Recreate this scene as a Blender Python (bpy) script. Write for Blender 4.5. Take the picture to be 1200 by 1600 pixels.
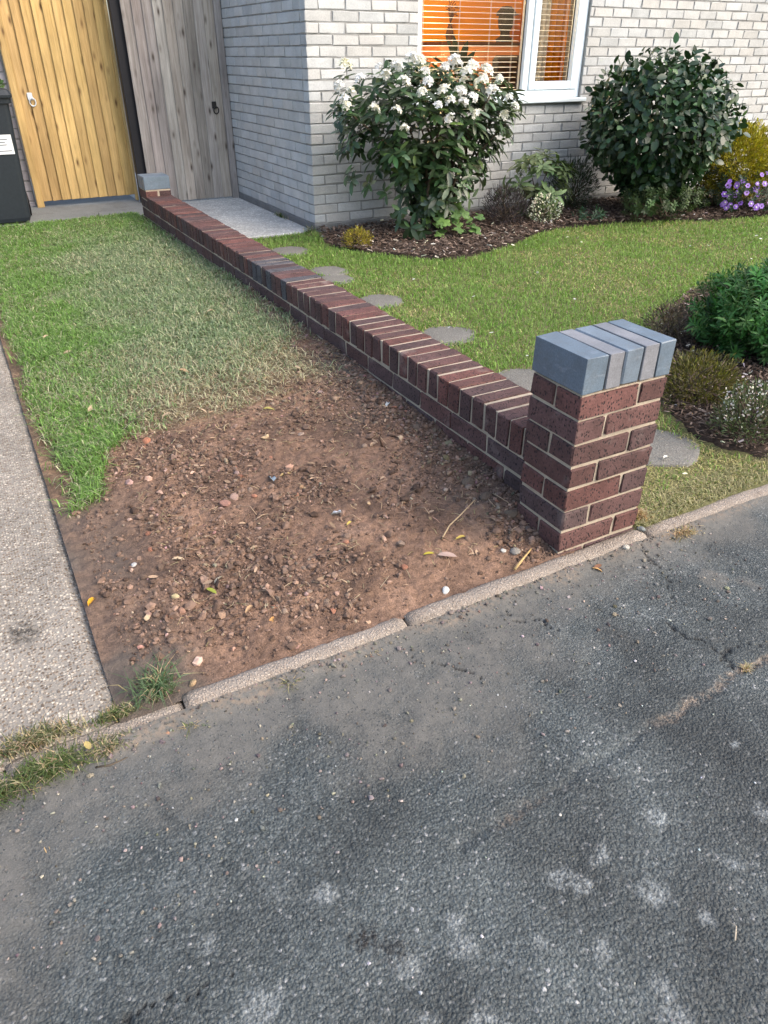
import bpy, math, random
import numpy as np
from mathutils import Vector, Matrix, Euler

# ------------------------------------------------------------------ scene, camera, sky, sun, exposure
for o in list(bpy.data.objects): bpy.data.objects.remove(o)
S = bpy.context.scene
C = S.collection
R = math.radians
rng = np.random.default_rng(11)
random.seed(11)

cam = bpy.data.cameras.new('camera'); camo = bpy.data.objects.new('camera', cam); C.objects.link(camo)
cam.sensor_fit = 'VERTICAL'; cam.sensor_height = 36.0; cam.lens = 36 * 1139.13 / 1600
cam.clip_start = 0.05; cam.clip_end = 500
camo.location = (-1.3623, -1.3598, 1.3202)
camo.rotation_euler = (math.pi / 2 - 0.5619, 0, -0.5021)
S.camera = camo
S.render.resolution_x, S.render.resolution_y = 768, 1024

SUN_AZ, SUN_EL = R(140), R(42)          # azimuth clockwise from +Y
W = bpy.data.worlds.new('World'); S.world = W; W.use_nodes = True
wn = W.node_tree; wn.nodes.clear()
sky = wn.nodes.new('ShaderNodeTexSky'); sky.sky_type = 'NISHITA'; sky.sun_disc = False
sky.sun_elevation = SUN_EL; sky.sun_rotation = SUN_AZ
sky.air_density = 1.0; sky.dust_density = 4.0; sky.ozone_density = 0.5
bg = wn.nodes.new('ShaderNodeBackground'); bg.inputs[1].default_value = 0.15
wo = wn.nodes.new('ShaderNodeOutputWorld')
wn.links.new(sky.outputs[0], bg.inputs[0]); wn.links.new(bg.outputs[0], wo.inputs[0])

sl = bpy.data.lights.new('sun', 'SUN'); so = bpy.data.objects.new('sun', sl); C.objects.link(so)
sl.energy = 0.5; sl.angle = R(60); sl.color = (1.0, 0.97, 0.90)
sd = Vector((math.sin(SUN_AZ) * math.cos(SUN_EL), math.cos(SUN_AZ) * math.cos(SUN_EL), math.sin(SUN_EL)))
so.rotation_euler = sd.to_track_quat('Z', 'Y').to_euler(); so.location = sd * 20

vs = S.view_settings
vs.view_transform = 'Standard'; vs.look = 'None'; vs.gamma = 1; vs.use_curve_mapping = False
vs.exposure = 1.42
S.cycles.max_bounces = 5; S.cycles.diffuse_bounces = 3; S.cycles.glossy_bounces = 3; S.cycles.transparent_max_bounces = 24

# ------------------------------------------------------------------ helpers
WORLDPOS = {}
def wpos(o): return WORLDPOS.get(o.name, Vector((0, 0, 0))) if o else Vector((0, 0, 0))
def link(o, parent=None, loc=(0, 0, 0)):
    """link o at world location loc under parent (parents only ever carry a translation)"""
    C.objects.link(o)
    loc = Vector(loc)
    if parent is not None: o.parent = parent
    o.location = loc - wpos(parent)
    WORLDPOS[o.name] = loc
    return o
def tag(o, label=None, cat=None, group=None, kind=None):
    if label: o['label'] = label
    if cat: o['category'] = cat
    if group: o['group'] = group
    if kind: o['kind'] = kind
    return o
def thing(name, label, cat, loc=(0, 0, 0), group=None):
    o = bpy.data.objects.new(name, None); o.empty_display_size = 0.05
    link(o, None, loc); return tag(o, label, cat, group)

def np_mesh(name, v, f, mat=None, smooth=False, attrs=None):
    """v (n,3); f list of equal-length index arrays (or one array)"""
    me = bpy.data.meshes.new(name)
    v = np.asarray(v, np.float32)
    fs = f if isinstance(f, list) else [f]
    fs = [np.asarray(a, np.int32) for a in fs if len(a)]
    me.vertices.add(len(v)); me.vertices.foreach_set('co', v.ravel())
    idx = np.concatenate([a.ravel() for a in fs])
    cnt = np.concatenate([np.full(len(a), a.shape[1], np.int32) for a in fs])
    st = np.concatenate([[0], np.cumsum(cnt)[:-1]]).astype(np.int32)
    me.loops.add(len(idx)); me.loops.foreach_set('vertex_index', idx)
    me.polygons.add(len(cnt)); me.polygons.foreach_set('loop_start', st)
    me.polygons.foreach_set('loop_total', cnt)
    me.polygons.foreach_set('use_smooth', np.full(len(cnt), bool(smooth)))
    for k, a in (attrs or {}).items():
        a = np.asarray(a, np.float32)
        if a.ndim == 1:
            at = me.attributes.new(k, 'FLOAT', 'POINT'); at.data.foreach_set('value', a)
        else:
            if a.shape[1] == 3: a = np.concatenate([a, np.ones((len(a), 1), np.float32)], 1)
            at = me.attributes.new(k, 'FLOAT_COLOR', 'POINT'); at.data.foreach_set('color', a.ravel())
    me.update(calc_edges=True); me.validate()
    if mat: me.materials.append(mat)
    return me
def mobj(name, me, parent=None, loc=(0, 0, 0)):
    return link(bpy.data.objects.new(name, me), parent, loc)

class MB:
    """collects primitive shapes into one mesh"""
    def __init__(s): s.v = []; s.q = []; s.t = []; s.n = 0
    def add(s, v, q=None, t=None):
        v = np.asarray(v, float).reshape(-1, 3)
        if q is not None and len(q): s.q.append(np.asarray(q) + s.n)
        if t is not None and len(t): s.t.append(np.asarray(t) + s.n)
        s.v.append(v); s.n += len(v); return s
    def box(s, a, b, bev=0.0):
        v, q, t = cbox(np.array(b, float) - np.array(a, float), bev)
        return s.add(v + (np.array(a, float) + np.array(b, float)) / 2, q, t)
    def tube(s, pts, rad, n=8, cap=True):
        pts = np.asarray(pts, float); m = len(pts)
        rad = np.full(m, rad) if np.isscalar(rad) else np.asarray(rad, float)
        vs_ = []
        up = np.array([0.13, 0.27, 1.0])
        for i in range(m):
            d = pts[min(i + 1, m - 1)] - pts[max(i - 1, 0)]; d /= np.linalg.norm(d) + 1e-9
            a = np.cross(d, up)
            if np.linalg.norm(a) < 1e-3: a = np.cross(d, [1, 0, 0])
            a /= np.linalg.norm(a); b = np.cross(d, a)
            th = np.arange(n) * 2 * np.pi / n
            vs_.append(pts[i] + rad[i] * (np.cos(th)[:, None] * a + np.sin(th)[:, None] * b))
        q = [[i * n + k, i * n + (k + 1) % n, (i + 1) * n + (k + 1) % n, (i + 1) * n + k] for i in range(m - 1) for k in range(n)]
        v = np.concatenate(vs_ + [pts[:1], pts[-1:]])
        t = []
        if cap:
            t = [[m * n, (k + 1) % n, k] for k in range(n)] + [[m * n + 1, (m - 1) * n + k, (m - 1) * n + (k + 1) % n] for k in range(n)]
        return s.add(v, q, t)
    def lathe(s, prof, c=(0, 0, 0), n=16):
        th = np.arange(n) * 2 * np.pi / n
        v = np.concatenate([np.stack([r * np.cos(th), r * np.sin(th), np.full(n, z)], 1) for r, z in prof]) + np.array(c)
        q = [[i * n + k, i * n + (k + 1) % n, (i + 1) * n + (k + 1) % n, (i + 1) * n + k] for i in range(len(prof) - 1) for k in range(n)]
        return s.add(v, q)
    def mesh(s, name, mat, smooth=False, origin=(0, 0, 0)):
        fs = []
        if s.q: fs.append(np.concatenate(s.q))
        if s.t: fs.append(np.concatenate(s.t))
        return np_mesh(name, np.concatenate(s.v) - np.array(origin), fs, mat, smooth)
    def build(s, name, mat, parent=None, loc=None, smooth=False):
        """world-coordinate shapes; origin placed at loc (default centre of bbox base)"""
        v = np.concatenate(s.v)
        if loc is None:
            mn, mx = v.min(0), v.max(0); loc = ((mn[0] + mx[0]) / 2, (mn[1] + mx[1]) / 2, mn[2])
        return mobj(name, s.mesh(name, mat, smooth, loc), parent, loc)

def cbox(size, bev=0.0, jit=0.0, r=None):
    """chamfered box centred on the origin: verts, quads, tris"""
    hx, hy, hz = [d / 2 for d in size]
    if bev <= 0:
        v = np.array([[x, y, z] for x in (-hx, hx) for y in (-hy, hy) for z in (-hz, hz)])
        q = np.array([[0, 1, 3, 2], [4, 6, 7, 5], [0, 4, 5, 1], [2, 3, 7, 6], [0, 2, 6, 4], [1, 5, 7, 3]])
        return v, q, np.zeros((0, 3), int)
    b = min(bev, hx * .9, hy * .9, hz * .9); v = []; idx = {}
    for sx in (-1, 1):
        for sy in (-1, 1):
            for sz in (-1, 1):
                for ax in range(3):
                    p = [sx * (hx - b), sy * (hy - b), sz * (hz - b)]
                    p[ax] += (sx, sy, sz)[ax] * b
                    idx[(sx, sy, sz, ax)] = len(v); v.append(p)
    v = np.array(v)
    if jit: v = v + r.normal(0, jit, v.shape)
    q = []; t = []
    def Q(*k):
        pts = np.array([v[i] for i in k]); n = np.cross(pts[1] - pts[0], pts[2] - pts[0])
        q.append(list(k) if n @ pts.mean(0) > 0 else list(k)[::-1])
    for ax in range(3):
        o1, o2 = [a for a in range(3) if a != ax]
        for s_ in (-1, 1):
            c = []
            for a, bb in ((-1, -1), (1, -1), (1, 1), (-1, 1)):
                sg = [0, 0, 0]; sg[ax] = s_; sg[o1] = a; sg[o2] = bb; c.append(idx[(*sg, ax)])
            Q(*c)
        for a in (-1, 1):
            for bb in (-1, 1):
                s1 = [0, 0, 0]; s1[o1] = a; s1[o2] = bb
                s1[ax] = -1; m = tuple(s1); s1[ax] = 1; p = tuple(s1)
                Q(idx[(*m, o1)], idx[(*p, o1)], idx[(*p, o2)], idx[(*m, o2)])
    for sx in (-1, 1):
        for sy in (-1, 1):
            for sz in (-1, 1):
                k = [idx[(sx, sy, sz, a)] for a in range(3)]
                n = np.cross(v[k[1]] - v[k[0]], v[k[2]] - v[k[0]])
                t.append(k if n @ v[k[0]] > 0 else k[::-1])
    return v, np.array(q), np.array(t)

def vnoise(x, y, scale, seed=0, octs=4, pers=0.5):
    """smooth value noise in 0..1"""
    out = np.zeros_like(x, float); amp = 1; tot = 0
    for o in range(octs):
        g = np.random.default_rng(seed * 31 + o).random((257, 257))
        xs = x * scale * 2 ** o + 1000.3 + 17 * o; ys = y * scale * 2 ** o + 1000.7 + 29 * o
        xi = np.floor(xs).astype(int); yi = np.floor(ys).astype(int)
        fx = xs - xi; fy = ys - yi; fx = fx * fx * (3 - 2 * fx); fy = fy * fy * (3 - 2 * fy)
        a = g[xi % 257, yi % 257]; b = g[(xi + 1) % 257, yi % 257]; c = g[xi % 257, (yi + 1) % 257]; d = g[(xi + 1) % 257, (yi + 1) % 257]
        out += amp * ((a * (1 - fx) + b * fx) * (1 - fy) + (c * (1 - fx) + d * fx) * fy); tot += amp; amp *= pers
    return out / tot
def sstep(a, b, x):
    t = np.clip((x - a) / (b - a), 0, 1); return t * t * (3 - 2 * t)
def seg_dist(x, y, pts):
    d = np.full(np.shape(x), 9.0)
    for (ax, ay), (bx, by) in zip(pts[:-1], pts[1:]):
        vx, vy = bx - ax, by - ay
        t = np.clip(((x - ax) * vx + (y - ay) * vy) / (vx * vx + vy * vy + 1e-12), 0, 1)
        d = np.minimum(d, np.hypot(x - ax - t * vx, y - ay - t * vy))
    return d
def in_poly(x, y, poly):
    r = np.zeros(np.shape(x), bool); n = len(poly); j = n - 1
    for i in range(n):
        xi, yi = poly[i]; xj, yj = poly[j]
        c = ((yi > y) != (yj > y)) & (x < (xj - xi) * (y - yi) / (yj - yi + 1e-12) + xi)
        r ^= c; j = i
    return r
def grid_mesh(name, xs, ys, zf, mat, attrs=None):
    X, Y = np.meshgrid(xs, ys, indexing='ij'); Z = zf(X, Y)
    v = np.stack([X, Y, Z], -1).reshape(-1, 3); nx, ny = len(xs), len(ys)
    i = np.arange(nx * ny).reshape(nx, ny)
    f = np.stack([i[:-1, :-1], i[1:, :-1], i[1:, 1:], i[:-1, 1:]], -1).reshape(-1, 4)
    at = {k: fn(X, Y).ravel() for k, fn in (attrs or {}).items()}
    return np_mesh(name, v, f, mat, True, at)

# ------------------------------------------------------------------ materials
class NT:
    def __init__(s, name):
        s.m = bpy.data.materials.new(name); s.m.use_nodes = True; s.t = s.m.node_tree; s.t.nodes.clear()
        s.out = s.t.nodes.new('ShaderNodeOutputMaterial')
        s.tc = s.t.nodes.new('ShaderNodeTexCoord'); s.oi = s.t.nodes.new('ShaderNodeObjectInfo')
    def n(s, typ, ins=None, **props):
        nd = s.t.nodes.new('ShaderNode' + typ)
        for k, v in props.items(): setattr(nd, k, v)
        for k, v in (ins or {}).items(): s.put(nd.inputs[k], v)
        return nd
    def put(s, sock, v):
        if hasattr(v, 'is_linked') or isinstance(v, bpy.types.NodeSocket): s.t.links.new(v, sock)
        elif isinstance(v, bpy.types.Node): s.t.links.new(v.outputs[0], sock)
        else:
            if isinstance(v, (tuple, list)) and len(v) == 3 and sock.type == 'RGBA': v = (*v, 1)
            sock.default_value = v
    def math(s, op, a, b=0.0, clamp=False): return s.n('Math', {0: a, 1: b}, operation=op, use_clamp=clamp).outputs[0]
    def mix(s, f, a, b, blend='MIX'):
        nd = s.n('Mix', data_type='RGBA', blend_type=blend); s.put(nd.inputs[0], f); s.put(nd.inputs[6], a); s.put(nd.inputs[7], b); return nd.outputs[2]
    def coord(s, perobj=True, gen='Object'):
        c = s.tc.outputs[gen]
        if not perobj: return c
        o = s.n('VectorMath', {0: s.oi.outputs['Random'], 1: (37.1, 51.7, 23.3)}, operation='MULTIPLY')
        return s.n('VectorMath', {0: c, 1: o.outputs[0]}, operation='ADD').outputs[0]
    def noise(s, co, scale, detail=4, rough=.55, dist=0): return s.n('TexNoise', {'Vector': co, 'Scale': scale, 'Detail': detail, 'Roughness': rough, 'Distortion': dist}).outputs[0]
    def voro(s, co, scale, feature='F1', out=0, rand=1.0): return s.n('TexVoronoi', {'Vector': co, 'Scale': scale, 'Randomness': rand}, feature=feature).outputs[out]
    def ramp(s, f, stops, interp='LINEAR'):
        nd = s.n('ValToRGB', {0: f}); cr = nd.color_ramp; cr.interpolation = interp
        while len(cr.elements) > 1: cr.elements.remove(cr.elements[-1])
        for i, (p, c) in enumerate(stops):
            e = cr.elements[0] if i == 0 else cr.elements.new(p)
            e.position = p; c = (c, c, c) if np.isscalar(c) else c; e.color = (*c, 1)
        return nd.outputs[0]
    def attr(s, name): return s.n('Attribute', attribute_name=name)
    def bump(s, h, strength=.5, dist=.002, normal=None):
        nd = s.n('Bump', {'Height': h, 'Strength': strength, 'Distance': dist})
        if normal is not None: s.put(nd.inputs['Normal'], normal)
        return nd.outputs[0]
    def done(s, col, rough=.8, normal=None, spec=.3, **extra):
        b = s.n('BsdfPrincipled', {'Base Color': col, 'Roughness': rough, 'Specular IOR Level': spec})
        if normal is not None: s.put(b.inputs['Normal'], normal)
        for k, v in extra.items(): s.put(b.inputs[k.replace('_', ' ')], v)
        s.t.links.new(b.outputs[0], s.out.inputs[0]); s.b = b; return s.m

def m_plain(name, col, rough=.6, spec=.3, var=.12, scale=30, bump=.2, bd=.001):
    t = NT(name); co = t.coord(); n = t.noise(co, scale)
    c = t.mix(1.0, col, t.ramp(n, [(.25, 1 - var), (.75, 1 + var)]), 'MULTIPLY')
    return t.done(c, rough, t.bump(n, bump, bd), spec)

def m_brick_red():
    t = NT('dark_red_brick'); co = t.coord()
    base = t.oi.outputs['Color']
    n1 = t.noise(co, 14, 3); n2 = t.noise(co, 160, 3, .7)
    c = t.mix(1, base, t.ramp(n1, [(.3, .78), (.7, 1.22)]), 'MULTIPLY')
    c = t.mix(1, c, t.ramp(n2, [(.25, .7), (.55, 1.0), (.8, 1.45)]), 'MULTIPLY')
    # drag-faced pits and pale grit
    st = t.n('Mapping', {'Vector': co, 'Scale': (1, 1, .62)}).outputs[0]
    pit = t.ramp(t.voro(st, 125), [(.24, 0), (.40, 1)])
    sel = t.ramp(t.noise(co, 48, 2), [(.50, 0), (.60, 1)])
    pitm = t.math('MAXIMUM', pit, sel)
    c = t.mix(pitm, (.022, .016, .017), c)
    grit = t.ramp(t.voro(co, 210), [(.10, 1), (.17, 0)])
    gs = t.ramp(t.noise(co, 70, 2), [(.58, 0), (.64, 1)])
    c = t.mix(t.math('MULTIPLY', t.math('MULTIPLY', grit, gs), .6), c, (.42, .30, .26))
    # cement bloom towards the edges here and there
    ef = t.ramp(t.noise(co, 9, 3), [(.62, 0), (.78, 1)])
    c = t.mix(t.math('MULTIPLY', ef, .34), c, (.36, .31, .27))
    h = t.math('ADD', t.math('MULTIPLY', pitm, 1.0), t.math('MULTIPLY', n2, .5))
    return t.done(c, .78, t.bump(h, .75, .0022), .3)
def m_brick_blue():
    t = NT('blue_engineering_brick'); co = t.coord()
    n1 = t.noise(co, 9, 4); n2 = t.noise(co, 220, 2)
    c = t.mix(1, t.oi.outputs['Color'], t.ramp(n1, [(.3, .82), (.7, 1.18)]), 'MULTIPLY')
    sp = t.ramp(t.voro(co, 60), [(.05, 1), (.10, 0)])
    c = t.mix(t.math('MULTIPLY', sp, .35), c, (.38, .42, .46))
    st = t.ramp(t.noise(t.n('Mapping', {'Vector': co, 'Scale': (1, 1, 4)}).outputs[0], 16, 4), [(.6, 0), (.75, 1)])
    c = t.mix(t.math('MULTIPLY', st, .22), c, (.40, .43, .46))
    gr = t.ramp(t.noise(co, 28, 6, .75), [(.48, 0), (.72, 1)]); c = t.mix(t.math('MULTIPLY', gr, .4), c, (.085, .088, .088)); c = t.mix(1, c, t.ramp(n2, [(.3, .85), (.7, 1.15)]), 'MULTIPLY')
    return t.done(c, t.ramp(n1, [(.3, .34), (.7, .6)]), t.bump(t.math('ADD', n1, t.math('MULTIPLY', n2, .25)), .25, .002), .5)
def m_brick_pale(rough=1.0):
    t = NT('pale_painted_brick'); co = t.coord()
    n1 = t.noise(co, 7, 4); n2 = t.noise(co, 90, 4, .7)
    c = t.mix(1, t.oi.outputs['Color'], t.ramp(n1, [(.25, .86), (.75, 1.1)]), 'MULTIPLY')
    c = t.mix(1, c, t.ramp(n2, [(.28, .84), (.5, 1), (.8, 1.08)]), 'MULTIPLY')
    sp = t.math('MULTIPLY', t.ramp(t.noise(co, 60, 4, .7), [(.60, 0), (.70, 1)]), .28)
    c = t.mix(sp, c, (.20, .20, .20))
    return t.done(c, .85, t.bump(t.math('ADD', t.noise(co, 22, 3), t.math('MULTIPLY', n2, .6)), .55 * rough, .004), .25)
def m_mortar(name, col):
    t = NT(name); co = t.tc.outputs['Object']
    n1 = t.noise(co, 12, 4); n2 = t.noise(co, 400, 3, .7)
    c = t.mix(1, col, t.ramp(n1, [(.3, .8), (.7, 1.2)]), 'MULTIPLY'); c = t.mix(1, c, t.ramp(n2, [(.3, .75), (.7, 1.25)]), 'MULTIPLY')
    return t.done(c, .95, t.bump(n2, .6, .001), .15)
def m_concrete(name, col, agg=0.0, scale=70, stain=(.12, .11, .10), sa=.35, bump=.5):
    t = NT(name); co = t.tc.outputs['Object']
    n1 = t.noise(co, 2.6, 5, .6); n2 = t.noise(co, scale * 3, 3, .7)
    c = t.mix(1, col, t.ramp(n1, [(.3, .8), (.7, 1.15)]), 'MULTIPLY')
    c = t.mix(t.math('MULTIPLY', t.ramp(t.noise(co, 6, 6, .7), [(.5, 0), (.8, 1)]), sa), c, stain)
    h = n2
    if agg:
        nz = t.n('TexNoise', {'Vector': co, 'Scale': scale * .8, 'Detail': 3}).outputs[1]
        cd = t.n('VectorMath', {0: t.n('VectorMath', {0: nz, 1: (.5, .5, .5)}, operation='SUBTRACT').outputs[0], 1: (.9 / scale,) * 3}, operation='MULTIPLY').outputs[0]
        cv = t.n('VectorMath', {0: co, 1: cd}, operation='ADD').outputs[0]
        vc = t.voro(cv, scale, out=1); vd = t.voro(cv, scale)
        tint = t.ramp(t.n('SeparateColor', {0: vc}).outputs[0], [(0, (.30, .24, .20)), (.3, (.62, .50, .40)), (.55, (.95, .93, .90)), (.75, (1.25, 1.2, 1.12)), (1, (2.0, 1.95, 1.85))])
        st = t.ramp(vd, [(.34, 1), (.60, 0)])
        c = t.mix(t.math('MULTIPLY', st, agg), c, t.mix(1, c, tint, 'MULTIPLY'))
        c = t.mix(t.math('MULTIPLY', t.ramp(vd, [(.45, 0), (.75, 1)]), .4), c, (.13, .115, .095))
        h = t.math('ADD', t.math('MULTIPLY', st, 1.0), t.math('MULTIPLY', n2, .3))
    c = t.mix(1, c, t.ramp(n2, [(.3, .82), (.7, 1.18)]), 'MULTIPLY')
    ol = t.math('MULTIPLY', t.attr('oil').outputs['Fac'], t.ramp(t.noise(co, 60, 4, .7), [(.40, 0), (.58, 1)])); c = t.mix(ol, c, (.03, .027, .024))
    return t.done(c, .9, t.bump(h, bump, .003), .2)
def m_asphalt():
    t = NT('worn_asphalt'); co = t.tc.outputs['Object']
    nz = t.n('TexNoise', {'Vector': co, 'Scale': 95, 'Detail': 3}).outputs[1]
    cd = t.n('VectorMath', {0: t.n('VectorMath', {0: nz, 1: (.5, .5, .5)}, operation='SUBTRACT').outputs[0], 1: (.008, .008, .008)}, operation='MULTIPLY').outputs[0]
    cv = t.n('VectorMath', {0: co, 1: cd}, operation='ADD').outputs[0]
    vd = t.voro(cv, 165); vc = t.n('SeparateColor', {0: t.voro(cv, 165, out=1)}).outputs[0]
    n1 = t.noise(co, 3.2, 5, .6); n2 = t.noise(co, 300, 3, .7); n3 = t.noise(co, 38, 3)
    stone = t.ramp(vc, [(0, (.040, .048, .049)), (.5, (.054, .063, .063)), (.85, (.076, .086, .085)), (.97, (.105, .114, .112)), (1, (.22, .22, .215))])
    c = t.mix(1, stone, t.ramp(n1, [(.32, .62), (.5, 1.0), (.68, 1.40)]), 'MULTIPLY')
    c = t.mix(1, c, t.ramp(t.noise(co, 1.7, 4, .6), [(.36, .74), (.5, 1.0), (.64, 1.22)]), 'MULTIPLY')
    gap = t.ramp(vd, [(.38, 0), (.68, 1)])
    c = t.mix(t.math('MULTIPLY', gap, .35), c, (.030, .034, .034))
    # fine dirt washed over the surface near the kerb fills the voids between the stones
    d = t.attr('dust').outputs['Fac']
    dcol = t.mix(n3, (.090, .088, .080), (.150, .144, .130)); dcol = t.mix(1, dcol, t.ramp(n2, [(.25, .7), (.75, 1.3)]), 'MULTIPLY')
    pk = t.math('MULTIPLY', t.ramp(vc, [(.80, 0), (.86, 1)]), t.ramp(vd, [(.3, 1), (.45, 0)]))
    df = t.math('MULTIPLY', d, t.math('SUBTRACT', 1.0, t.math('MULTIPLY', pk, .85)))
    c = t.mix(df, c, dcol)
    li = t.attr('lichen').outputs['Fac']
    lf = t.math('MULTIPLY', li, t.ramp(t.noise(co, 90, 4, .7), [(.36, 0), (.68, 1)]))
    c = t.mix(t.math('MULTIPLY', lf, .7), c, (.34, .36, .355))
    mo = t.attr('moss').outputs['Fac']
    mf = t.math('MULTIPLY', mo, t.ramp(t.noise(co, 60, 4, .7), [(.42, 0), (.6, 1)]))
    c = t.mix(t.math('MULTIPLY', mf, .75), c, t.mix(t.noise(co, 25), (.17, .12, .085), (.30, .24, .18)))
    oi = t.math('MULTIPLY', t.attr('oil').outputs['Fac'], t.ramp(t.noise(co, 70, 4, .7), [(.42, 0), (.58, 1)]))
    c = t.mix(oi, c, (.012, .010, .009))
    c = t.mix(t.math('MULTIPLY', t.attr('crack').outputs['Fac'], .8), c, (.016, .016, .016))
    vs1 = t.math('SUBTRACT', 1.0, t.ramp(vd, [(.15, 0), (.8, 1)], 'EASE'))
    na = t.noise(co, 150, 3, .6); nb_ = t.noise(co, 70, 3, .6)
    h = t.math('ADD', t.math('MULTIPLY', vs1, .75), t.math('ADD', t.math('MULTIPLY', na, 1.0), t.math('MULTIPLY', nb_, .7)))
    c = t.mix(t.math('SUBTRACT', 1.0, df), c, t.mix(1, c, t.ramp(na, [(.32, .55), (.5, 1.0), (.68, 1.45)]), 'MULTIPLY'))
    hd = t.math('ADD', t.math('MULTIPLY', n3, .9), t.math('ADD', t.math('MULTIPLY', n2, .35), t.math('MULTIPLY', pk, .8)))
    hm = t.n('Mix', {0: df, 2: h, 3: hd}, data_type='FLOAT').outputs[0]
    rg = t.n('Mix', {0: df, 2: .62, 3: .95}, data_type='FLOAT').outputs[0]
    return t.done(c, rg, t.bump(hm, .85, .0031), .35)
def m_soil():
    t = NT('bare_soil'); co = t.tc.outputs['Object']
    n1 = t.noise(co, 4.5, 5, .6); n2 = t.noise(co, 60, 5, .65); n3 = t.noise(co, 240, 3, .7)
    c = t.ramp(n1, [(.32, (.104, .068, .050)), (.5, (.178, .113, .080)), (.62, (.250, .157, .108)), (.75, (.305, .203, .146))])
    c = t.mix(1, c, t.ramp(n2, [(.25, .55), (.5, 1), (.8, 1.5)]), 'MULTIPLY')
    c = t.mix(1, c, t.ramp(n3, [(.3, .75), (.7, 1.3)]), 'MULTIPLY')
    damp = t.attr('damp').outputs['Fac']
    c = t.mix(t.math('MULTIPLY', damp, .9), c, t.mix(n2, (.085, .070, .058), (.165, .140, .120)))
    g = t.attr('turf').outputs['Fac']
    tc = t.mix(t.noise(co, 35, 4), (.075, .075, .038), (.20, .175, .10))
    c = t.mix(g, c, tc)
    h = t.math('ADD', n2, t.math('MULTIPLY', n3, .45))
    return t.done(c, .97, t.bump(h, .9, .007), .1)
def m_attrcol(name, rough=.6, spec=.3, trans=0.0, var=.0, bumpv=0.0):
    t = NT(name); c = t.attr('col').outputs['Color']
    if var:
        c = t.mix(1, c, t.ramp(t.noise(t.tc.outputs['Object'], 60, 3), [(.3, 1 - var), (.7, 1 + var)]), 'MULTIPLY')
    nrm = t.bump(t.noise(t.tc.outputs['Object'], 150, 4, .7), bumpv, .002) if bumpv else None
    return leafy(t, c, rough, spec, trans, nrm, (1, 1, .96) if 'petal' in name else (1.25, 1.35, .55))
def leafy(t, c, rough, spec, trans, nrm=None, tint=(1.25, 1.35, .55)):
    m = t.done(c, rough, nrm, spec)
    if trans:
        tr = t.n('BsdfTranslucent', {'Color': t.mix(1, c, tint, 'MULTIPLY')})
        mx = t.n('MixShader', {0: trans, 1: t.b.outputs[0], 2: tr.outputs[0]})
        t.t.links.new(mx.outputs[0], t.out.inputs[0])
    return m
def m_objcol(name, rough=.6, spec=.3, trans=0.0, var=.15, scale=25, bumpv=.2, bd=.002):
    t = NT(name); co = t.coord(); n = t.noise(co, scale, 4)
    c = t.mix(1, t.oi.outputs['Color'], t.ramp(n, [(.25, 1 - var), (.75, 1 + var)]), 'MULTIPLY')
    return leafy(t, c, rough, spec, trans, t.bump(n, bumpv, bd) if bumpv else None, (1, 1, .96) if 'petal' in name else (1.25, 1.35, .55))
def m_wood(name, c0, c1, knot, grey=False):
    t = NT(name); co = t.coord()
    st = t.n('Mapping', {'Vector': co, 'Scale': (14, 14, .7)}).outputs[0]
    n1 = t.noise(st, 3.0, 5, .6, .6); fine = t.noise(t.n('Mapping', {'Vector': co, 'Scale': (60, 60, 1.6)}).outputs[0], 4, 4, .65)
    big = t.noise(t.n('Mapping', {'Vector': co, 'Scale': (2, 2, 1)}).outputs[0], 1.6, 3)
    c = t.mix(t.ramp(n1, [(.3, 0), (.7, 1)]), c0, c1)
    c = t.mix(1, c, t.ramp(fine, [(.25, .72), (.6, 1.08), (.8, 1.2)]), 'MULTIPLY')
    c = t.mix(1, c, t.ramp(big, [(.3, .78), (.7, 1.2)]), 'MULTIPLY')
    c = t.mix(1, c, t.oi.outputs['Color'], 'MULTIPLY')
    kd = t.voro(t.n('Mapping', {'Vector': co, 'Scale': (13, 13, 4.6)}).outputs[0], 1.0)
    kf = t.ramp(kd, [(.06, 1), (.16, .35), (.26, 0)])
    c = t.mix(kf, c, knot)
    return t.done(c, .75 if grey else .6, t.bump(t.math('ADD', n1, t.math('MULTIPLY', fine, .8)), .5, .003), .25)
def m_glass():
    t = NT('window_glass')
    tr = t.n('BsdfTransparent', {'Color': (.93, .95, .95, 1)}); gl = t.n('BsdfGlossy', {'Roughness': .02})
    fr = t.n('Fresnel', {'IOR': 1.25})
    mx = t.n('MixShader', {0: fr, 1: tr.outputs[0], 2: gl.outputs[0]}); t.t.links.new(mx.outputs[0], t.out.inputs[0]); return t.m
def m_emit(name, col, s):
    t = NT(name); e = t.n('Emission', {'Color': (*col, 1), 'Strength': s}); t.t.links.new(e.outputs[0], t.out.inputs[0]); return t.m

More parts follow.
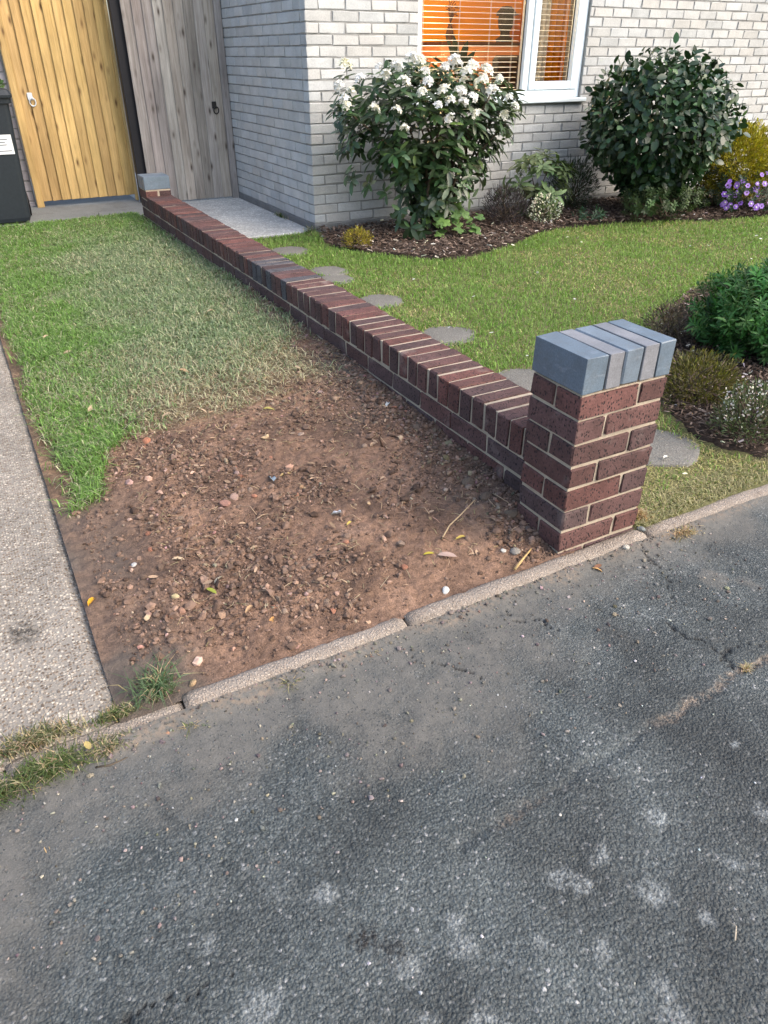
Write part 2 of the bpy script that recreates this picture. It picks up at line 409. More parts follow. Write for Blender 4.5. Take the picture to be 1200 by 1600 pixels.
M = dict(
    red=m_brick_red(), blue=m_brick_blue(), pale=m_brick_pale(),
    mortar=m_mortar('sandy_mortar', (.38, .32, .245)), mortar_dark=m_mortar('dark_sandy_mortar', (.20, .165, .12)), mortar_grey=m_mortar('grey_mortar', (.275, .275, .265)),
    asphalt=m_asphalt(), soil=m_soil(),
    drive=m_concrete('exposed_aggregate_concrete', (.335, .303, .258), .9, 125, sa=.4, bump=.8),
    kerb=m_concrete('kerb_concrete', (.35, .302, .258), .4, 170, (.12, .098, .078), .9, .9),
    slab=m_concrete('slab_concrete', (.19, .187, .17), .35, 130, (.17, .15, .13), .4, .6),
    path=m_concrete('path_concrete', (.56, .565, .54), .45, 60, (.16, .16, .15), .45, .6),
    strip=m_concrete('yard_concrete', (.22, .235, .235), .2, 150, (.10, .105, .10), .6, .3),
    plinth=m_concrete('plinth_render', (.20, .205, .205), .1, 150, (.09, .09, .085), .6, .4),
    grass=m_attrcol('grass_blades', .55, .25, .30), leafmerge=m_attrcol('small_leaves', .5, .35, .22),
    leafgloss=m_attrcol('glossy_leaves', .36, .5, .12), leafobj=m_objcol('leaf_surface', .38, .5, .12, .18, 40, .15),
    leafmat=m_objcol('soft_leaf', .5, .35, .22, .15, 40, .1),
    petal=m_objcol('white_petals', .6, .2, .25, .06, 60, 0), petalc=m_attrcol('petals', .6, .2, .25),
    clod=m_attrcol('soil_clods', .95, .1, 0, .3, .7), stone=m_objcol('small_stones', .85, .25, 0, .35, 60, .8, .004),
    dry=m_objcol('dry_leaf', .7, .2, .15, .25, 60, .4), mulch=m_attrcol('bark_chips', .9, .15, 0, .3, .6),
    mulchbed=m_plain('mulch_ground', (.045, .034, .028), .95, .1, .5, 60, .8, .006),
    bark=m_plain('stem_bark', (.10, .075, .055), .85, .2, .3, 60, .5, .002),
    gold=m_wood('golden_treated_pine', (.45, .290, .108), (.61, .420, .180), (.14, .075, .03)),
    greywood=m_wood('weathered_boards', (.31, .270, .235), (.50, .455, .405), (.09, .07, .055), True),
    black=m_plain('charcoal_paint', (.017, .016, .019), .5, .3, .1, 20, .1),
    bin=m_plain('grey_black_plastic', (.016, .022, .028), .5, .35, .15, 50, .25, .0006),
    rubber=m_plain('black_rubber', (.012, .012, .013), .8, .2),
    upvc=m_plain('white_window_plastic', (.72, .80, .83), .35, .4, .03, 10, .02),
    blind=m_plain('white_blind_slat', (.86, .84, .80), .5, .3, .02, 10, 0),
    steel=m_plain('galvanised_steel', (.62, .66, .68), .4, .5, .1, 40, .1),
    iron=m_plain('black_iron', (.02, .018, .016), .5, .4), glass=m_glass(),
    orange=m_plain('orange_room_paint', (.85, .33, .008), .8, .2, .04, 6, .03),
    cream=m_plain('ceiling_paint', (.8, .74, .62), .8, .2, .02), carpet=m_plain('carpet', (.25, .16, .10), .95, .1, .2, 80, .4),
    darkfab=m_plain('dark_leather', (.035, .040, .050), .4, .4, .2, 20, .2), whitefab=m_plain('sheer_curtain', (.78, .72, .66), .9, .1, .06, 40, .1),
    pinkfab=m_plain('salmon_paint', (.72, .36, .20), .7, .2, .06, 10, .05), brown=m_plain('dried_flower', (.10, .045, .03), .9, .1, .3, 30, .3),
    label=m_plain('white_sticker', (.72, .74, .74), .5, .3, .04, 30, 0), print=m_plain('grey_print', (.18, .19, .20), .6, .2, .1, 30, 0),
    plastic=m_objcol('litter_plastic', .3, .5, .2, .1, 40, .1),
)

# ------------------------------------------------------------------ the ground
def struct(o): o['kind'] = 'structure'; return o
me = grid_mesh('ground', np.linspace(-60, 60, 25), np.linspace(-60, 60, 25), lambda x, y: np.full(x.shape, -.16), m_plain('far_ground', (.075, .068, .058), .95, .1, .3, 8, .3, .01))
struct(mobj('ground', me))

HX, HY, HZ = 1.2657, 4.6425, 0.092        # corner of the pale house and its lowest brick
WX0, WX1, WY0, WY1, WT = 0.0631, 0.2781, 0.215, 5.40, 0.2941   # low wall

def zleft(x, y):
    u = np.clip((x + 1.30) / 1.36, 0, 1); u = u * u * (3 - 2 * u)
    zr = np.interp(y, [0, .2, .8, 1.5, 2.5, 4, 5.4, 6], [-.004, .042, .068, .098, .110, .098, .084, .058])
    zl = np.interp(y, [0, .15, 1, 3, 6], [-.012, -.004, .006, .02, .05])
    return zl + (zr - zl) * u
def soil_back(x): return np.interp(x, [-1.3, -1.2, -1.12, -.9, -.47, 0.0], [.95, 1.05, 1.25, 1.46, 1.42, 1.55])
def dirt(x, y):
    n = vnoise(x, y, 5, 3) - .5
    d = sstep(-.10, .12, soil_back(x) + .42 * n - y)
    strip = sstep(-.04, .05, x + .045 + .25 * n - .05 * np.sin(y * 2.1) - .075 * sstep(1.7, 2.3, y)) * (y < 5.6)
    edge = sstep(.05, -.02, x + 1.29 + .12 * n) * .8
    return np.clip(np.maximum(np.maximum(d, strip), edge), 0, 1)
def zsoil(x, y):
    d = dirt(x, y)
    rough = (vnoise(x, y, 9, 5, 4, .6) - .5) * .030 + (vnoise(x, y, 42, 6, 3, .6) - .5) * .016
    flat = sstep(.30, .12, np.hypot((x + 1.22) / .22, (y - .55) / .35))      # trampled smooth hollow beside the drive
    rough *= (1 - .5 * flat)
    bank = .022 * sstep(-.16, .02, x) * sstep(.1, .5, y) * (vnoise(x, y, 14, 8, 3) + .2)
    k = sstep(0.0, .10, y)
    return zleft(x, y) + d * (rough * (.35 + .65 * k) + bank) + (1 - d) * (vnoise(x, y, 6, 7) - .5) * .02
xs = np.arange(-1.335, .075, .0075); ys = np.concatenate([np.arange(-.0225, 1.9, .0075), np.arange(1.9, 6.05, .03)])
me = grid_mesh('soil', xs, ys, zsoil, M['soil'], {
    'turf': lambda x, y: (1 - dirt(x, y)) * (.45 + .55 * sstep(0, .5, y - soil_back(x))),
    'damp': lambda x, y: np.clip(sstep(.0, .35, vnoise(x, y, 4, 12) - .35) * (sstep(-1.0, -1.25, x) * sstep(1.2, .8, y) + sstep(-.35, 0, x)) + sstep(-1.02, -1.2, x) * sstep(1.1, .9, y) * .4, 0, 1)})
struct(mobj('soil', me))

# right-hand lawn
BED = [(1.262, 4.63), (1.2, 4.37), (1.10, 4.05), (1.22, 3.76), (1.41, 3.48), (1.62, 3.24), (1.9, 3.22), (2.38, 3.37), (2.83, 3.61), (3.14, 3.72), (3.65, 3.65), (4.03, 3.57), (4.48, 3.34), (5.27, 3.20), (7.5, 3.1), (7.5, 4.63)]
BED2 = [(2.05, 1.50), (1.76, 1.32), (1.45, 1.0), (1.02, .56), (.96, .36), (.99, .20), (1.08, .08), (1.6, .06), (3.4, .06), (3.4, 1.9), (2.88, 1.95), (2.43, 1.70)]
def zright(x, y):
    return .03 * sstep(.02, .45, y) - .004 * sstep(.2, 0, y) + (vnoise(x, y, 3, 21) - .5) * .016
m_lawn = NT('lawn_thatch'); co = m_lawn.tc.outputs['Object']
m_lawn.done(m_lawn.mix(m_lawn.noise(co, 30, 4), (.075, .085, .035), (.20, .18, .09)), .95, m_lawn.bump(m_lawn.noise(co, 80, 3), .6, .006), .1)
me = grid_mesh('lawn', np.concatenate([np.arange(WX1 - .01, 3.4, .04), np.arange(3.4, 8.6, .2)]), np.arange(-.02, 4.66, .04), zright, m_lawn.m)
struct(mobj('lawn', me))

# driveway of exposed aggregate
me = grid_mesh('driveway', np.concatenate([np.arange(-6, -1.9, .25), np.arange(-1.9, -1.295, .02)]), np.concatenate([np.arange(-.022, 1.4, .02), np.arange(1.4, 6.0, .1)]),
               lambda x, y: np.interp(y, [-.03, 0, .06, 1, 6], [-.03, -.020, -.010, -.002, .045]) + (vnoise(x, y, 5, 31) - .5) * .006 - .022 * sstep(-1.37, -1.30, x + (vnoise(x, y, 8, 33, 3) - .5) * .016), M['drive'], {'oil': lambda x, y: sstep(.06, .015, np.hypot(x + 1.5, (y - .42) * .8)) * .9})
dv = struct(mobj('driveway', me))

# concrete yard strip in front of the gates, path beside the house
mb = MB().box((-6, 5.93, -.12), (.2815, 9, .05), .006).box((.066, 5.622, -.12), (.2812, 5.929, .046), .004); struct(mb.build('yard_strip', M['strip']))
mb = MB().box((WX1 + .004, 4.67, -.12), (HX - .004, 9, .040), .008); struct(mb.build('path', M['path']))
# mulch beds: low mounded sheets of bark over the soil
def bed_mesh(name, poly, ext, res, seed):
    xs = np.arange(ext[0], ext[1], res); ys = np.arange(ext[2], ext[3], res)
    X, Y = np.meshgrid(xs, ys, indexing='ij'); ins = in_poly(X, Y, poly)
    dd = seg_dist(X, Y, poly + poly[:1]); dd = np.where(ins, dd, -dd)
    Z = .022 + zright(X, Y) - .03 + .035 * sstep(-.02, .16, dd) + (vnoise(X, Y, 8, seed) - .5) * .02 + (vnoise(X, Y, 30, seed + 1) - .5) * .014 - .04 * sstep(0, -.05, dd)
    nx, ny = X.shape; i = np.arange(nx * ny).reshape(nx, ny)
    keep = (dd > -.03); kf = keep[:-1, :-1] & keep[1:, :-1] & keep[1:, 1:] & keep[:-1, 1:]
    f = np.stack([i[:-1, :-1], i[1:, :-1], i[1:, 1:], i[:-1, 1:]], -1)[kf]
    used = np.unique(f); mp = np.zeros(nx * ny, int); mp[used] = np.arange(len(used))
    v = np.stack([X, Y, Z], -1).reshape(-1, 3)[used]
    return np_mesh(name, v, mp[f], M['mulchbed'], True)
struct(mobj('planting_bed', bed_mesh('planting_bed', BED, (1.0, 7.4, 3.1, 4.63), .025, 41)))
struct(mobj('planting_bed', bed_mesh('planting_bed', BED2, (.9, 3.4, 0.02, 2.0), .02, 45)))
def zbed(x, y): return .055

# pavement: worn asphalt with dusty margin, cracks, lichen, moss in an old seam
CR1 = [(.08, -.36), (.085, -.42), (.10, -.46), (.12, -.52), (.10, -.57), (.125, -.60), (.19, -.61), (.30, -.60), (.5, -.63)]
CR2 = [(.115, -.545), (.17, -.53), (.21, -.54), (.26, -.57), (.36, -.56)]
CR3 = [(.30, -.06), (.27, -.14), (.24, -.20), (.20, -.27), (.17, -.33)]
CR4 = [(-.62, -.13), (-.60, -.19), (-.53, -.24), (-.50, -.30)]
CR5 = [(-.30, -.12), (-.27, -.17), (-.22, -.20), (-.19, -.27)]
CR6 = [(-1.30, -.665), (-1.39, -.65), (-1.48, -.66), (-1.6, -.68)]
SEAM = [(.6, -.62), (.14, -.60), (.02, -.60), (-.18, -.62), (-.32, -.63), (-.48, -.64), (-.63, -.645), (-.80, -.66)]
LICH = [(-.53, -.91, .035), (-.66, -.81, .03), (-.64, -.835, .022), (-.56, -.81, .026), (-.40, -.80, .03), (-.89, -.78, .022), (-.90, -.82, .026), (-1.01, -.80, .028), (-.69, -.95, .026), (-.94, -.94, .03), (-1.03, -.89, .02), (-1.31, -.60, .02), (-1.08, -.62, .03), (-1.5, -.57, .06), (-1.16, -.55, .06), (-1.26, -.74, .04), (-.64, -1.05, .026), (-.66, -1.09, .03), (-1.31, -.48, .09), (.02, -.30, .10), (.12, -.33, .08), (.2, -.16, .07), (.33, -.2, .08), (-.78, -.88, .02), (-.48, -1.0, .02), (-.35, -.95, .018), (-1.42, -.62, .05), (-.2, -.9, .03), (-.1, -.75, .02)]
wob = lambda x, y, s: (vnoise(x, y, 14, s, 3) - .5) * .035
wob2 = lambda x, y, s: (vnoise(x, y, 20, s, 4, .65) - .5) * .06
def f_dust(x, y):
    b = np.interp(x, [-1.7, -1.6, -1.45, -1.22, -.98, -.78, -.55, -.38, -.22, -.1, .04, .5], [-.58, -.50, -.34, -.33, -.29, -.42, -.44, -.36, -.30, -.22, -.18, -.16])
    n = vnoise(x, y, 7, 51, 5, .6) - .5
    d = sstep(-.14, .12, y - b + .40 * n)
    d2 = sstep(.60, .68, vnoise(x, y, 5, 55, 4)) * sstep(-.15, .15, x) * sstep(-.6, -.3, y)
    return np.clip(np.maximum(d * np.clip(.20 + 1.25 * vnoise(x, y, 17, 52, 4, .65) + .25 * sstep(-.16, -.06, y), 0, 1), d2 * .7), 0, 1)
def f_crack(x, y):
    r = np.zeros_like(x)
    for i, (c, w) in enumerate(((CR1, .0026), (CR2, .0022), (CR3, .0018), (CR4, .0009), (CR5, .0009), (CR6, .0010))):
        d = seg_dist(x + wob2(x, y, 60 + i), y + wob2(x, y, 70 + i), c); w = w * (.35 + 1.3 * vnoise(x, y, 22, 65 + i, 2)); r = np.maximum(r, sstep(w * 1.6, w * .5, d))
    return r
def f_moss(x, y):
    d = seg_dist(x + wob(x, y, 80), y + wob(x, y, 81), SEAM)
    s = sstep(.022, .004, d) * sstep(.42, .58, vnoise(x, y, 6, 82, 3))
    e = sstep(-.105, -.055, y + .09 * (vnoise(x, y, 9, 83) - .5)) * .85
    p = sstep(.12, .02, np.hypot((x + .55) / 1.6, y + 1.07)) * sstep(.5, .65, vnoise(x, y, 9, 84)) * .6
    return np.clip(np.maximum(np.maximum(s, e), p), 0, 1)
def f_lich(x, y):
    r = np.zeros_like(x)
    for lx, ly, lr in LICH:
        d = np.hypot(x - lx, y - ly) * (1 + 1.6 * (vnoise(x, y, 34, 90) - .5)); r = np.maximum(r, sstep(lr, lr * .45, d) * (.85 if lr < .05 else .15))
    return r
def f_oil(x, y): return np.maximum(sstep(.045, .01, np.hypot(x + 1.054, (y + .726) * 1.2)), sstep(.05, .01, np.hypot(x + 1.02, y + .765)) * .7)
def zpave(x, y):
    base = -.028 - .010 * sstep(-.1, -1.4, y) - .010 * sstep(.0, -.06, y) * 0
    seam = sstep(.02, .0, seg_dist(x + wob(x, y, 80), y + wob(x, y, 81), SEAM)) * .004
    return base + (vnoise(x, y, 3, 91) - .5) * .012 + (vnoise(x, y, 26, 92, 3) - .5) * .004 - .007 * f_crack(x, y) - seam + .004 * f_dust(x, y) + .012 * sstep(-.12, -.05, y + .04 * (vnoise(x, y, 9, 93) - .5))
xs = np.concatenate([np.arange(-7, -1.95, .4), np.arange(-1.95, .6, .006), np.arange(.6, 1.6, .02), np.arange(1.6, 8, .4)])
ys = np.concatenate([np.arange(-5, -1.3, .3), np.arange(-1.3, -.049, .006)])
me = grid_mesh('pavement', xs, ys, zpave, M['asphalt'], {'dust': f_dust, 'crack': f_crack, 'moss': f_moss, 'lichen': f_lich, 'oil': f_oil})
struct(mobj('pavement', me))

# concrete edging: a row of rounded-top lengths with open joints
kerb = bpy.data.objects.new('kerb', None); link(kerb, None, (0, -.03, -.1)); struct(kerb)
def edging(x0, x1, yo, tilt, zo, seed):
    n = max(4, int((x1 - x0) / .02)); xx = np.linspace(x0, x1, n)
    prof = [(-.058, -.12), (-.058, -.020), (-.052, -.008), (-.036, -.001), (-.016, 0), (-.004, -.005), (0, -.018), (0, -.12)]
    v = []
    for x in xx:
        e = min(x - x0, x1 - x); e = -.006 if e < .004 else 0
        for k, (py, pz) in enumerate(prof):
            w = (vnoise(np.array([x]), np.array([k * .37]), 13, seed, 3)[0] - .5) * .011
            chip = max(0, vnoise(np.array([x]), np.array([k * .2]), 26, seed + 3, 2)[0] - .70) * .05
            v.append((x, py + yo + tilt * (x - x0) + w * .6 + (chip if py < -.03 else 0), pz + zo - .003 + (e if pz > -.1 else 0) + w * .4 - (chip * .6 if -.03 < pz else 0)))
    m = len(prof); q = [[i * m + k, (i + 1) * m + k, (i + 1) * m + k + 1, i * m + k + 1] for i in range(n - 1) for k in range(m - 1)]
    q += [[0, 1, 2, 7], [2, 3, 4, 7], [4, 5, 6, 7]]; b = (n - 1) * m
    q += [[b + 7, b + 2, b + 1, b], [b + 7, b + 4, b + 3, b + 2], [b + 7, b + 6, b + 5, b + 4]]
    MB().add(v, q).build('edging_stone', M['kerb'], kerb, smooth=True)
for i, (a, b, yo, ti, zo) in enumerate([(-3.40, -2.50, -.004, 0, -.008), (-2.49, -1.592, -.004, .002, -.010), (-1.585, -1.190, -.006, .006, -.012), (-1.186, -.570, -.002, -.004, .0), (-.562, .334, -.004, .004, .003), (.343, 1.245, -.002, -.006, .001), (1.252, 2.15, 0, 0, 0), (2.157, 3.06, 0, 0, 0), (3.066, 3.97, 0, 0, 0), (3.975, 6, 0, 0, 0)]):
    edging(a, b, yo, ti, zo, 100 + i)

# ------------------------------------------------------------------ brick helpers
def brick_me(name, size, mat, bev=.003, jit=.0012, seed=0):
    v, q, t = cbox(size, bev, jit, np.random.default_rng(seed)); return np_mesh(name, v, [q, t], mat)
BC = {}
def brick(size, mat, c, parent, col, name='brick', bev=.003, jit=.001, variants=4):
    key = (tuple(round(s, 4) for s in size), mat.name, random.randrange(variants))
    if key not in BC: BC[key] = brick_me('brick', size, mat, bev * (.7, 1.0, 1.5, 2.0)[key[2] % 4], jit * 1.4, len(BC))
    o = mobj(name, BC[key], parent, c); o.color = (*col, 1)
    rj = .0012 if mat.name.startswith('pale') else .003
    o.rotation_euler = (random.gauss(0, rj), random.gauss(0, rj), random.gauss(0, rj)); return o
RED = [(.100, .050, .045), (.090, .049, .045), (.080, .047, .045), (.072, .046, .046), (.066, .046, .046), (.110, .051, .044)]
def redcol(w=None):
    c = random.choices(RED, w or (3, 3, 3, 3, 2, 1))[0]; k = random.uniform(.84, 1.16) * 1.12; return (c[0] * k * 1.08, c[1] * k, c[2] * k * .97)
BLUE = [(.115, .155, .195), (.135, .172, .210), (.185, .190, .205), (.110, .150, .190)]

wall = thing('garden_wall', 'low dark red brick garden wall with a brick-on-edge top and a square pier at each end', 'wall', (.17, 2.8, 0))
MT = .006                                    # mortar set back from the brick faces
def core(name, a, b, parent):
    return MB().box(a, b).build(name, M['mortar'], parent)
lw = core('low_wall', (WX0 + MT, WY0 + .001, -.10), (WX1 - MT, WY1 - .001, WT - .004), wall)
# coping of bricks on edge
y = WY0 + .004; n = 69; pitch = (WY1 - .004 - y) / n
for i in range(n):
    yy = y + pitch * (i + .5)
    c = redcol((2, 4, 4, 2, 1, 1))
    if i in (28, 31, 33, 34): c = (.085, .080, .088)
    brick((.215, .0632 + random.uniform(-.002, .002), .1025), M['red'], ((WX0 + WX1) / 2 + random.gauss(0, .0012), yy, WT - .05125 + random.gauss(0, .001)), lw, c, bev=.0035)
# stretcher courses, each course two skins of bricks
for r_, off in ((0, 0), (1, .1125), (2, 0)):
    zc = WT - .1025 - .010 - .0325 - .075 * r_
    a = .4917 + off - .225 * 2
    while a < WY1:
        y0, y1 = max(a + .005, WY0 + .004), min(a + .220, WY1 - .006)
        if y1 - y0 > .03:
            for xc in ((WX0 + .05125, WX1 - .05125) if r_ < 2 else (WX0 + .05125,)):
                brick((.1025, round(y1 - y0, 3), .065), M['red'], (xc + random.gauss(0, .0008), (y0 + y1) / 2, zc), lw, redcol((1, 3, 3, 3, 2, 0)))
        a += .225
# near pier: one and a half bricks wide, one brick deep
PW, PD = .3275, .215
pier = core('pier', (MT, MT, -.12), (PW - MT, PD - MT, .527), wall)
for k in range(-1, 7):
    zc = .075 * k + .0375 + .002
    if k % 2 == 0:   # two stretchers parallel to the road, one header at the far end
        for yc in (.05125, PD - .05125): brick((.215, .1025, .065), M['red'], (.1075, yc, zc), pier, redcol((3, 3, 2, 1, 1, 1)))
        brick((.1025, .215, .065), M['red'], (PW - .05125, PD / 2, zc), pier, redcol((3, 2, 1, 1, 0, 3)))
    else:
        brick((.1025, .215, .065), M['red'], (.05125, PD / 2, zc), pier, redcol((1, 1, 3, 3, 3, 0)))
        for yc in (.05125, PD - .05125): brick((.215, .1025, .065), M['red'], (PW - .1075, yc, zc), pier, redcol((1, 2, 3, 3, 3, 0)))
wd = [.074, .053, .066, .051, .059]; x = -.001; g = (PW + .004 - sum(wd)) / 4
for i, w_ in enumerate(wd):
    brick((w_, .2165, .1025), M['blue'], (x + w_ / 2, PD / 2, .532 + .05125), pier, BLUE[(0, 2, 1, 2, 0)[i]], name='cap_brick', bev=.0022, jit=.0006)
    x += w_ + g
MB().box((.010, .011, .5265), (PW - .010, PD - .011, .625)).build('cap_mortar', M['mortar_dark'], pier)  # recessed cap joints, in a darker sandy tone than the other mortar
# far pier at the gates
FY0, FY1 = WY1, WY1 + .218
fp = core('pier', (WX0 + MT, FY0 + .002, -.1), (WX1 - MT, FY1 - MT, .330), wall)
for k in range(0, 5):
    zc = .3010 - .075 * k
    if k % 2:
        for yc in (FY0 + .05125, FY1 - .05125): brick((.215, .1025, .065), M['red'], ((WX0 + WX1) / 2, yc, zc), fp, redcol())
    else:
        for xc in (WX0 + .05125, WX1 - .05125): brick((.1025, .215, .065), M['red'], (xc, FY0 + .1085, zc), fp, redcol())
for i in range(3):
    brick((.2165, .065, .1025), M['blue'], ((WX0 + WX1) / 2, FY0 + .0345 + .0745 * i, .343 + .05125), fp, BLUE[(0, 3, 1)[i]], name='cap_brick', bev=.0022, jit=.0006)
core('cap_mortar', (WX0 + .006, FY0 + .006, .3295), (WX1 - .006, FY1 - .004, .441), fp)

# ------------------------------------------------------------------ the pale brick house
house = thing('brick_house', 'pale painted brick house with a white framed window, lit orange inside', 'house', (HX, HY, 0))
WXL, WXR, WZ0, WZ1 = 2.248, 4.030, .935, 2.15       # window opening (sill included)
TOP = 2.72; XE = 8.4; YE = 9.0; T = .28
fr = MB(); e = .006
fr.box((HX + e, HY + e, -.1), (WXL, HY + T, TOP)).box((WXR, HY + e, -.1), (XE, HY + T, TOP)).box((WXL + .0005, HY + e, -.1), (WXR - .0005, HY + T, WZ0)).box((WXL + .0005, HY + e, WZ1), (WXR - .0005, HY + T, TOP))
front = fr.build('front_wall', M['mortar_grey'], house, (HX + 2, HY, 0))
sw = MB().box((HX + e, HY + T + .001, -.1), (HX + T, YE, TOP)); side = sw.build('side_wall', M['mortar_grey'], house, (HX, HY + 2, 0))
MB().box((HX - .006, HY - .008, -.1), (XE, HY + e - .001, HZ - .003), .004).build('plinth', M['plinth'], house)
MB().box((HX - .006, HY + e, -.1), (HX + e - .001, YE, HZ - .003), .004).build('plinth', M['plinth'], house)
# camera-independent estimate of how large a brick shows: distance from the street corner of the garden
slots = []
for r_ in range(35):
    zc = HZ + .075 * r_ + .0375
    a = HX + (0 if r_ % 2 else -.1125)
    while a < XE:
        segs = [(max(a, HX), min(a + .215, XE))]
        if zc > WZ0 and zc < WZ1:
            segs = [s for s0, s1 in segs for s in ((s0, min(s1, WXL - .004)), (max(s0, WXR + .004), s1))]
        for s0, s1 in segs:
            if s1 - s0 > .02: slots.append(('f', s0, s1, zc, r_))
        a += .225
    a = HY + (.1125 if r_ % 2 else 0)
    while a < YE:
        slots.append(('s', a, min(a + .215, YE), zc, r_)); a += .225
def pcol():
    k = random.uniform(.90, 1.08); h = random.uniform(-.012, .012); return ((.47 + h) * k, .478 * k, (.468 - h) * k)
def shows(s):
    f, a, b, zc, r_ = s
    if f == 'f':
        if zc > 1.78 or a > 6.9: return 9
        hid = (1.55 < a < 2.95 and .25 < zc < 1.25) or (a > 4.25 and zc < 1.25 and a < 6.2) or (2.9 < a < 4.2 and zc < .35)
        return .01 * (a - HX) + (5 if hid else 0)
    return 9 if (zc > 1.74 or a > 6.55) else .25 + .02 * (a - HY)
slots.sort(key=shows)
slotcols = [pcol() for _ in slots]
rest = {'f': MB(), 's': MB()}; restc = {'f': [], 's': []}
for i, s in enumerate(slots):
    f, a, b, zc, r_ = s
    if f == 'f': size = (round(b - a, 4), .1025, .065); c = ((a + b) / 2, HY + .05125 + random.gauss(0, .0008), zc)
    else: size = (.09, round(b - a, 4), .065); c = (HX + .045 + random.gauss(0, .0015), (a + b) / 2, zc)
    if f == 's' and r_ % 2 == 0 and a < HY + .01: a += .1; size = (.09, .112, .065); c = (c[0], HY + .1625, zc)
    if i < 300: brick(size, M['pale'], c, front if f == 'f' else side, slotcols[i], bev=.0025, jit=.0012)
    else:
        v, q, t = cbox(size, .0025, .001, rng); rest[f].add(v + np.array(c), q, t); restc[f].append(np.repeat([slotcols[i]], len(v), 0))
tp = NT('pale_painted_brick_field'); co = tp.tc.outputs['Object']
n1 = tp.noise(co, 7, 4); n2 = tp.noise(co, 90, 4, .7)
cc = tp.mix(1, tp.attr('col').outputs['Color'], tp.ramp(n1, [(.25, .86), (.75, 1.1)]), 'MULTIPLY'); cc = tp.mix(1, cc, tp.ramp(n2, [(.28, .84), (.5, 1), (.8, 1.08)]), 'MULTIPLY')
tp.done(cc, .85, tp.bump(tp.math('ADD', tp.noise(co, 22, 3), tp.math('MULTIPLY', n2, .6)), .55, .004), .25)
for f, par in (('f', front), ('s', side)):
    r = rest[f]; me = np_mesh('brickwork', np.concatenate(r.v) - np.array(WORLDPOS[par.name]), [np.concatenate(r.q), np.concatenate(r.t)], tp.m, False, {'col': np.concatenate(restc[f])})
    o = mobj('brickwork', me, par, WORLDPOS[par.name]); o['kind'] = 'stuff'

# window
win = MB().box((WXL, HY + .030, WZ0 + .036), (WXL + .052, HY + .115, WZ1), .004)
win.box((3.362, HY + .030, 1.036), (3.425, HY + .115, WZ1), .004).box((WXR - .052, HY + .030, WZ0 + .036), (WXR, HY + .115, WZ1), .004)
win.box((WXL + .053, HY + .0302, WZ0 + .036), (WXR - .053, HY + .1148, 1.034), .004).box((WXL + .053, HY + .0302, WZ1 - .055), (WXR - .053, HY + .1148, WZ1), .004)
wf = win.build('window', M['upvc'], house)
sa = MB(); x0, x1, z0, z1 = 3.428, WXR - .055, 1.037, WZ1 - .058; b_ = .066
sa.box((x0, HY + .018, z0), (x0 + b_, HY + .1, z1), .006).box((x1 - b_, HY + .018, z0), (x1, HY + .1, z1), .006).box((x0 + b_, HY + .0182, z0), (x1 - b_, HY + .0998, z0 + b_), .006).box((x0 + b_, HY + .0182, z1 - b_), (x1 - b_, HY + .0998, z1), .006)
sa.build('sash', M['upvc'], wf)
MB().box((WXL - .045, HY - .045, WZ0), (WXR + .045, HY + .118, WZ0 + .034), .006).build('sill', M['upvc'], wf)
MB().box((WXL + .050, HY + .078, 1.032), (3.364, HY + .084, WZ1 - .053)).build('pane', M['glass'], wf)
MB().box((x0 + b_ - .003, HY + .070, z0 + b_ - .003), (x1 - b_ + .003, HY + .076, z1 - b_ + .003)).build('pane', M['glass'], wf)
gk = MB()
for (a0, a1, c0, c1) in ((WXL + .052, 3.362, 1.034, WZ1 - .055), (x0 + b_, x1 - b_, z0 + b_, z1 - b_)):
    gk.box((a0 - .001, HY + .068, c0), (a0 + .004, HY + .077, c1)).box((a1 - .004, HY + .068, c0), (a1 + .001, HY + .077, c1)).box((a0 + .004, HY + .068, c0 - .001), (a1 - .004, HY + .077, c0 + .004))
gk.build('glazing_gasket', M['rubber'], wf)
# the room behind the window
RX0, RX1, RY0, RY1 = HX + T + .002, 6.4, HY + T + .002, 7.4
rm = MB().box((RX0, RY1, 0), (RX1, RY1 + .1, 2.45)).box((RX1, RY0, 0), (RX1 + .1, RY1, 2.45)).box((RX0, RY0 + .001, 0), (RX0 + .05, RY1 - .001, 2.45))
rm.box((WXR + .06, RY0, 0), (RX1 - .001, RY0 + .02, 2.45)).box((RX0 + .051, RY0, 0), (WXL - .06, RY0 + .02, 2.45))
rm.build('room_wall', M['orange'], house)
MB().box((RX0, RY0, 2.451), (RX1, RY1, 2.52)).build('room_ceiling', M['cream'], house)
MB().box((RX0, RY0, -.06), (RX1, RY1, -.002)).build('room_floor', M['carpet'], house)
MB().box((WXL - .06, HY + .116, WZ0 + .04), (WXR + .06, RY0 + .16, 1.028), .003).build('window_board', M['upvc'], house)

